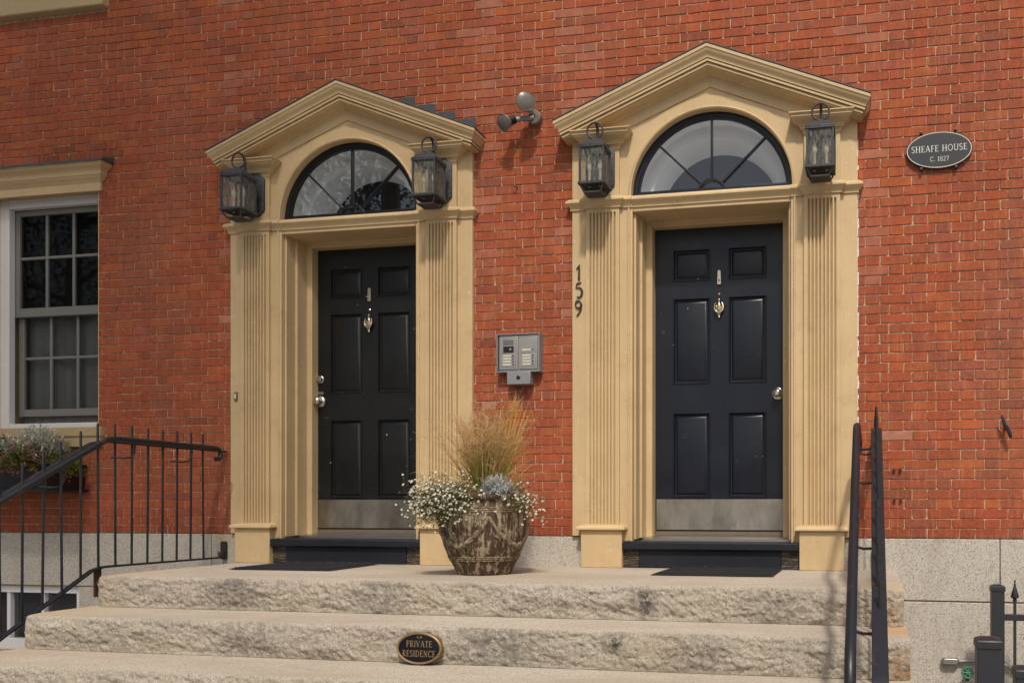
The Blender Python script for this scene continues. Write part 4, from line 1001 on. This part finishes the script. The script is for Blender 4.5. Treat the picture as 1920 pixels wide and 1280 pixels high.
def grass():
    root = plant('fountain_grass', 'tall tan and green ornamental grass rising from the glazed pot', POT+Vector((.0, .03, SZ)))
    lv, pl = MB(), MB()
    for k in range(560):
        a = rng.uniform(0, 6.283); r = abs(rng.gauss(0, .045)); sp = rng.gauss(0, .27)
        d = Vector((math.cos(a)*abs(sp), math.sin(a)*abs(sp), 1)); col = jit((.16, .22, .03) if rng.random() < .65 else (.40, .26, .09), .45)
        blade(lv, (math.cos(a)*r, math.sin(a)*r, 0), d, rng.uniform(.26, .62), .0043, rng.uniform(.0, .24), col, jit((.58, .40, .16), .35), 8, .06)
    for k in range(150):                                       # upright stems with soft seed plumes
        a = rng.uniform(0, 6.283); sp = abs(rng.gauss(0, .27)); d = Vector((math.cos(a)*sp-.05, math.sin(a)*sp, 1)); 
        ln = rng.uniform(.26, .50)*(1.12 if rng.random() < .15 else 1)
        pts = blade(lv, (math.cos(a)*.04*rng.random(), math.sin(a)*.04*rng.random(), 0), d, ln, .0015, rng.uniform(.0, .05), jit((.34, .30, .08)), jit((.55, .36, .16)), 7)
        d2 = (pts[-1]-pts[-2]).normalized()
        for q in range(34):
            t = q/34; p = pts[-3].lerp(pts[-1], t)+d2*(.05*t); dd = (d2*.7+Vector((rng.gauss(0, .55), rng.gauss(0, .55), rng.gauss(.1, .4)))).normalized()
            blade(pl, p, dd, rng.uniform(.03, .085), .0011, .18, jit((.52, .33, .15), .45), jit((.70, .46, .27), .3), 4, .1)
    for k in range(34):                                        # one taller yellow tuft at the back right
        d = Vector((rng.gauss(.18, .09), .05, 1)); blade(lv, (.05, .03, 0), d, rng.uniform(.56, .68), .0024, rng.uniform(.0, .025), jit((.34, .32, .05)), jit((.62, .46, .10)), 8)
    for k in range(60):
        d = Vector((rng.gauss(.30, .22), rng.gauss(0, .2), 1)); blade(pl, (.145+rng.gauss(0, .012), .06, .55+rng.uniform(-.03, .03)), d, rng.uniform(.06, .13), .0011, .12, jit((.6, .38, .12)), jit((.70, .44, .22)), 4)
    tag(obj('leaf_blades', lv, 'plant', root, smooth=0), kind='stuff'); tag(obj('seed_plumes', pl, 'plant', root, smooth=0), kind='stuff')
def asters(name, label, loc, n, size, squash, flow, seed, green=(.13, .13, .045)):
    root = plant(name, label, loc); st, lf, fw, hearts = MB(), MB(), MB(), MB()
    for k in range(n):
        a = rng.uniform(0, 6.283); sp = rng.uniform(.15, 1.3)
        d = Vector((math.cos(a)*sp*squash[0]+flow[0], math.sin(a)*sp*squash[1]+flow[1], rng.uniform(.05, 1.0)*squash[2]+flow[2]))
        ln = rng.uniform(.45, 1.0)*size
        pts = blade(st, (rng.gauss(0, .045), rng.gauss(0, .03), rng.gauss(0, .02)), d, ln, .0013, rng.uniform(.05, .28), jit(green), jit((.30, .23, .11)), 7, .10)
        for q in range(2, 8):
            for _ in range(2):
                dd = Vector((rng.gauss(0, 1), rng.gauss(0, 1), rng.gauss(.2, .6))); e = blade(st, pts[q], dd, rng.uniform(.02, .05), .0007, .05, jit(green), None, 3, .1)
                leaf(lf, e[1], dd, rng.uniform(.012, .028), .0028, jit((.15, .16, .05) if rng.random() < .6 else (.27, .20, .10), .35))
                if rng.random() < .30 and q > 2:
                    c = e[-1]; nn = (Vector((rng.gauss(0, .5), -1+rng.gauss(0, .3), .8))).normalized(); s1 = nn.cross(Vector((1, 0, 0))).normalized(); s2 = nn.cross(s1); r = rng.uniform(.0058, .0098)
                    for j in range(7):
                        an = 2*math.pi*j/7; dd2 = s1*math.cos(an)+s2*math.sin(an); leaf(fw, c, dd2+nn*.3, r, r*.32, jit((.72, .70, .60), .1), .1, nn)
                    v0 = len(hearts.v); hearts.lathe([(.001, .002), (.002, .001), (.0022, 0)], 5, c); hearts.tint((.48, .36, .10), v0)
    tag(obj('stems', st, 'plant', root, smooth=0), kind='stuff'); tag(obj('leaves', lf, 'plant', root, smooth=0), kind='stuff'); tag(obj('flowers', fw, 'plant', root, smooth=0), kind='stuff'); tag(obj('flower_hearts', hearts, 'plant', root, smooth=0), kind='stuff')
def silver(label, loc, size, n, warm=0):
    root = plant('dusty_miller', label, loc); m_ = MB(); st = MB()
    for k in range(n):
        z = rng.uniform(-.1, 1); a = rng.uniform(0, 6.283); q = math.sqrt(max(0, 1-z*z)); d = Vector((q*math.cos(a), q*math.sin(a), z*.95+.1)); ln = size*rng.uniform(.55, 1.02)
        pts = blade(m_, d*size*.15, d, ln, .0024, rng.uniform(-.05, .16), jit((.26, .28, .26)), jit((.50+.04*warm, .52, .50-.05*warm), .15), 6, .12)
        for p in pts[2:]:
            for _ in range(3):
                dd = (d+Vector((rng.gauss(0, .7), rng.gauss(0, .7), rng.gauss(0, .7)))); leaf(m_, p, dd, rng.uniform(.012, .028)*size/.09, .0026*size/.09, jit((.54+.02*warm, .56, .54-.07*warm), .25))
    tag(obj('foliage', m_, 'plant', root, smooth=0), kind='stuff')
def sedge(label, loc, n, ln, col, col2, spread, flow):
    root = plant('drooping_sedge', label, loc); m_ = MB()
    for k in range(n):
        a = rng.uniform(0, 6.283); sp = abs(rng.gauss(0, spread)); d = Vector((math.cos(a)*sp+flow[0], math.sin(a)*sp+flow[1], 1))
        blade(m_, (rng.gauss(0, .02), rng.gauss(0, .02), 0), d, ln*rng.uniform(.5, 1.1), .0014, rng.uniform(.15, .42), jit(col, .3), jit(col2, .25), 9, .05)
    tag(obj('blades', m_, 'plant', root, smooth=0), kind='stuff')
grass()
asters('white_aster', 'bushy plant of tiny white flowers spilling over the left of the pot', POT+Vector((-.14, -.22, SZ+.02)), 520, .215, (.75, .6, .95), (-.08, -.24, -.42), 3)
asters('white_aster', 'sparse wisps of tiny white flowers at the right edge of the pot', POT+Vector((.19, -.05, SZ+.0)), 80, .20, (.8, .7, .6), (.40, -.15, -.1), 4, (.16, .13, .05))
silver('small silver dusty miller in the right of the pot', POT+Vector((.14, -.13, SZ+.06)), .098, 150)
sedge('brown hair-like drooping sedge in the middle of the pot', POT+Vector((-.06, -.12, SZ+.02)), 260, .24, (.20, .13, .06), (.34, .24, .13), .6, (-.2, -.25))
sedge('straw-coloured dry grass tuft at the right of the pot', POT+Vector((.20, .0, SZ+.02)), 170, .25, (.30, .21, .07), (.50, .34, .16), .4, (.15, -.05))

# window box and its plants
WB = Vector((-6.25, -.20, .485))
wb = thing('window_box', 'long black window box of flowers under the sash window', 'window box', WB)
m_ = MB(); rs = [[(x, y, z) for x, y in ((-a, -b), (a, -b), (a, .185), (-a, .185))] for a, b, z in ((.46, .13, .02), (.495, .165, .03), (.495, .172, .042), (.45, .135, .05), (.46, .142, .20), (.475, .155, .205), (.475, .155, .23), (.45, .13, .23), (.445, .12, .19))]
obj('trough', m_.rings(rs), 'planter_black', wb, bevel=.003)
obj('soil', bx(-.44, .44, -.115, .175, .18, .191), 'soil', wb)
silver('large silver dusty miller in the window box', WB+Vector((.215, .0, .29)), .18, 380, 1)
def bloom(name, label, loc, n, size, leafc, flc, flow, fr, big=1.0):
    root = plant(name, label, loc); lf, fw, st = MB(), MB(), MB()
    for k in range(n):
        a = rng.uniform(0, 6.283); sp = rng.uniform(.2, 1.3); d = Vector((math.cos(a)*sp+flow[0], math.sin(a)*sp*.7+flow[1], rng.uniform(.0, .9)+flow[2]))
        pts = blade(st, (rng.gauss(0, .03), rng.gauss(0, .03), 0), d, size*rng.uniform(.5, 1), .0016, rng.uniform(.05, .3), jit(leafc), None, 6, .08)
        for p in pts[1:]:
            for _ in range(4):
                leaf(lf, p, Vector((rng.gauss(0, 1), rng.gauss(0, 1), rng.gauss(.2, .7))), rng.uniform(.016, .032)*big, .0055*big, jit(leafc, .35))
        if rng.random() < fr:
            for _ in range(16):
                p = pts[-1]+Vector((rng.gauss(0, .012), rng.gauss(0, .012), rng.gauss(0, .012)))*big; leaf(fw, p, Vector((rng.gauss(0, 1), rng.gauss(-.4, 1), rng.gauss(.3, 1))), .009*big, .0035*big, jit(flc, .3))
    tag(obj('stems', st, 'plant', root, smooth=0), kind='stuff'); tag(obj('leaves', lf, 'plant', root, smooth=0), kind='stuff'); tag(obj('flowers', fw, 'plant', root, smooth=0), kind='stuff')
bloom('trailing_sedum', 'pink-flowered trailing plant in front of the dusty miller in the window box', WB+Vector((.27, -.13, .22)), 130, .19, (.12, .16, .03), (.52, .17, .18), (0, -.35, .0), .9)
bloom('trailing_sedum', 'yellow-green trailing plant at the right end of the window box', WB+Vector((.40, .0, .20)), 110, .19, (.14, .19, .03), (.40, .15, .13), (.25, -.25, -.05), .5)
bloom('red_geranium', 'green-leaved red-flowered plant at the far left of the window box', WB+Vector((-.05, -.06, .22)), 60, .22, (.035, .09, .02), (.42, .015, .02), (0, -.2, .1), .3, 1.9)

# ------------------------------------------------------------------ right-hand fence, conduit and tap
def post(X, Y, hw, ztop, label):
    root = thing('fence_post', label, 'fence post', (X, Y, GZ)); h = ztop-GZ
    obj('shaft', bx(-hw, hw, -hw, hw, 0, h-.028), 'fence', root, bevel=.003)
    c = hw+.004; obj('cap', MB().rings([[(-c*s, -c*s, z), (c*s, -c*s, z), (c*s, c*s, z), (-c*s, c*s, z)] for s, z in ((1, h-.034), (1, h-.008), (.9, h-.003), (.5, h+.004), (.02, h+.006))]), 'fence', root, bevel=.002)
    return root
fx, fy = .722, -.36
post(fx, fy, .036, -.048, 'tall black square fence post close to the granite wall')
post(.417, -2.40, .041, -.066, 'stout black fence post with flat cap in front of the green tap')
post(.548, -2.40, .041, -.166, 'short black fence post at the bottom right corner')
fn = thing('iron_fence', 'black fence panel with spear-topped pickets at the right edge', 'fence', (1.5, fy, GZ))
for z in (-.232, -.78): obj('rail', bx(fx+.037-1.5, 2.25-1.5, -.016, .016, z-.018-GZ, z+.018-GZ), 'fence', fn, bevel=.003)
for k in range(12):
    x = .818+k*.115-1.5; m_ = MB().box(x-.008, x+.008, -.008, .008, .05, -.125-GZ); p = obj('picket', m_, 'fence', fn, bevel=.001)
    m_ = MB().lathe([(.012, -.14), (.012, -.128), (.009, -.126), (.022, -.118), (.024, -.112), (.009, -.062), (.005, -.04), (.003, -.032), (.0055, -.027), (.0055, -.021), (.002, -.017)], 12, (x, 0, -GZ)); obj('spear', m_, 'fence', p)
cd = thing('conduit', 'short grey conduit with rounded metal end fitting on the granite wall', 'conduit', (.49, -.008, -.548))
m_ = MB(); n = 12; cap = [(-.035+.018*math.cos(R(90+180*k/n)), .018*math.sin(R(90+180*k/n))) for k in range(n+1)]+[(.035+.018*math.cos(R(-90+180*k/n)), .018*math.sin(R(-90+180*k/n))) for k in range(n+1)]
obj('fitting', m_.rings([[(x*s, y, z*s) for x, z in cap[::-1]] for s, y in ((1, 0), (1, -.035), (.86, -.045))]), 'alu', cd, bevel=.002)
obj('pipe', MB().tube([(.04, -.02, 0), (.16, -.022, .004), (.28, -.022, .0), (.34, -.022, -.02), (.40, -.022, -.065)], .011, 10), 'box_grey', cd, smooth=60)
tp = thing('garden_tap', 'small garden tap with green wheel handle low on the granite wall', 'tap', (.585, -.006, -.615))
obj('body', MB().tube([(0, .01, 0), (0, -.05, 0), (0, -.07, -.01), (0, -.075, -.045)], [.012, .013, .013, .010], 10), 'rust', tp)
m_ = MB().tube([(.030*math.cos(R(15*k))*(1+.10*(k % 4 == 0)), -.095+.012*math.sin(R(15*k)), .012+.030*math.sin(R(15*k))) for k in range(25)], .006, 8, False)
for k in range(3): a = R(60*k); m_.tube([(-.03*math.cos(a), -.095-.012*math.sin(a), .012-.03*math.sin(a)), (.03*math.cos(a), -.095+.012*math.sin(a), .012+.03*math.sin(a))], .005, 6)
obj('wheel_handle', m_, 'tap_green', tp, smooth=60); obj('spindle', MB().tube([(0, -.05, .0), (0, -.098, .012)], .006, 8), 'rust', tp)

# ------------------------------------------------------------------ trees across the street (seen mirrored in the glass), plus an added shade tree
def tree(X, Y, h, label, seed):
    r_ = random.Random(seed); root = thing('street_tree', label, 'tree', (X, Y, GZ-.1), 0, 'trees across the street'); tr = MB(); cr = MB(); ends = []
    if h > 14: h0 = .60
    else: h0 = .30
    tr.tube([(0, 0, 0), (.05, 0, h*.2), (.0, .05, h*.45), (.1, 0, h*.8)], [.22, .18, .13, .04], 10)
    for k in range(14):
        a = r_.uniform(0, 6.28); z = h*r_.uniform(h0, .8); L_ = h*r_.uniform(.18, .36); e = Vector((math.cos(a)*L_, math.sin(a)*L_, z+L_*.6)); m = Vector((math.cos(a)*L_*.5, math.sin(a)*L_*.5, z+L_*.22))
        tr.tube([(0, 0, z), tuple(m), tuple(e)], [.07, .045, .015], 6); ends += [e, m.lerp(e, .5)]
    ends.append(Vector((.1, 0, h*.9)))
    for e in ends:
        for q in range(480):
            p = e+Vector((r_.gauss(0, h*.075), r_.gauss(0, h*.075), r_.gauss(0, h*.06))); d = Vector((r_.gauss(0, 1), r_.gauss(0, 1), r_.gauss(-.2, .7))); f = r_.uniform(.6, 1.3)
            leaf(cr, p, d, r_.uniform(.10, .19), .045, (.05*f, .085*f, .022*f))
    obj('trunk', tr, 'trunk', root); tag(obj('crown', cr, 'plant', root, smooth=0), kind='stuff')
tree(-12.0, -14.0, 12.5, 'leafy street tree mirrored in the left fanlight', 1)
tree(-19.5, -13.0, 13, 'leafy street tree mirrored in the sash window', 2)
tree(-7.0, -6.45, 14.5, 'tall unseen kerbside tree added to shade the left end of the house', 5)  # out of view, put in so its crown darkens the left wall
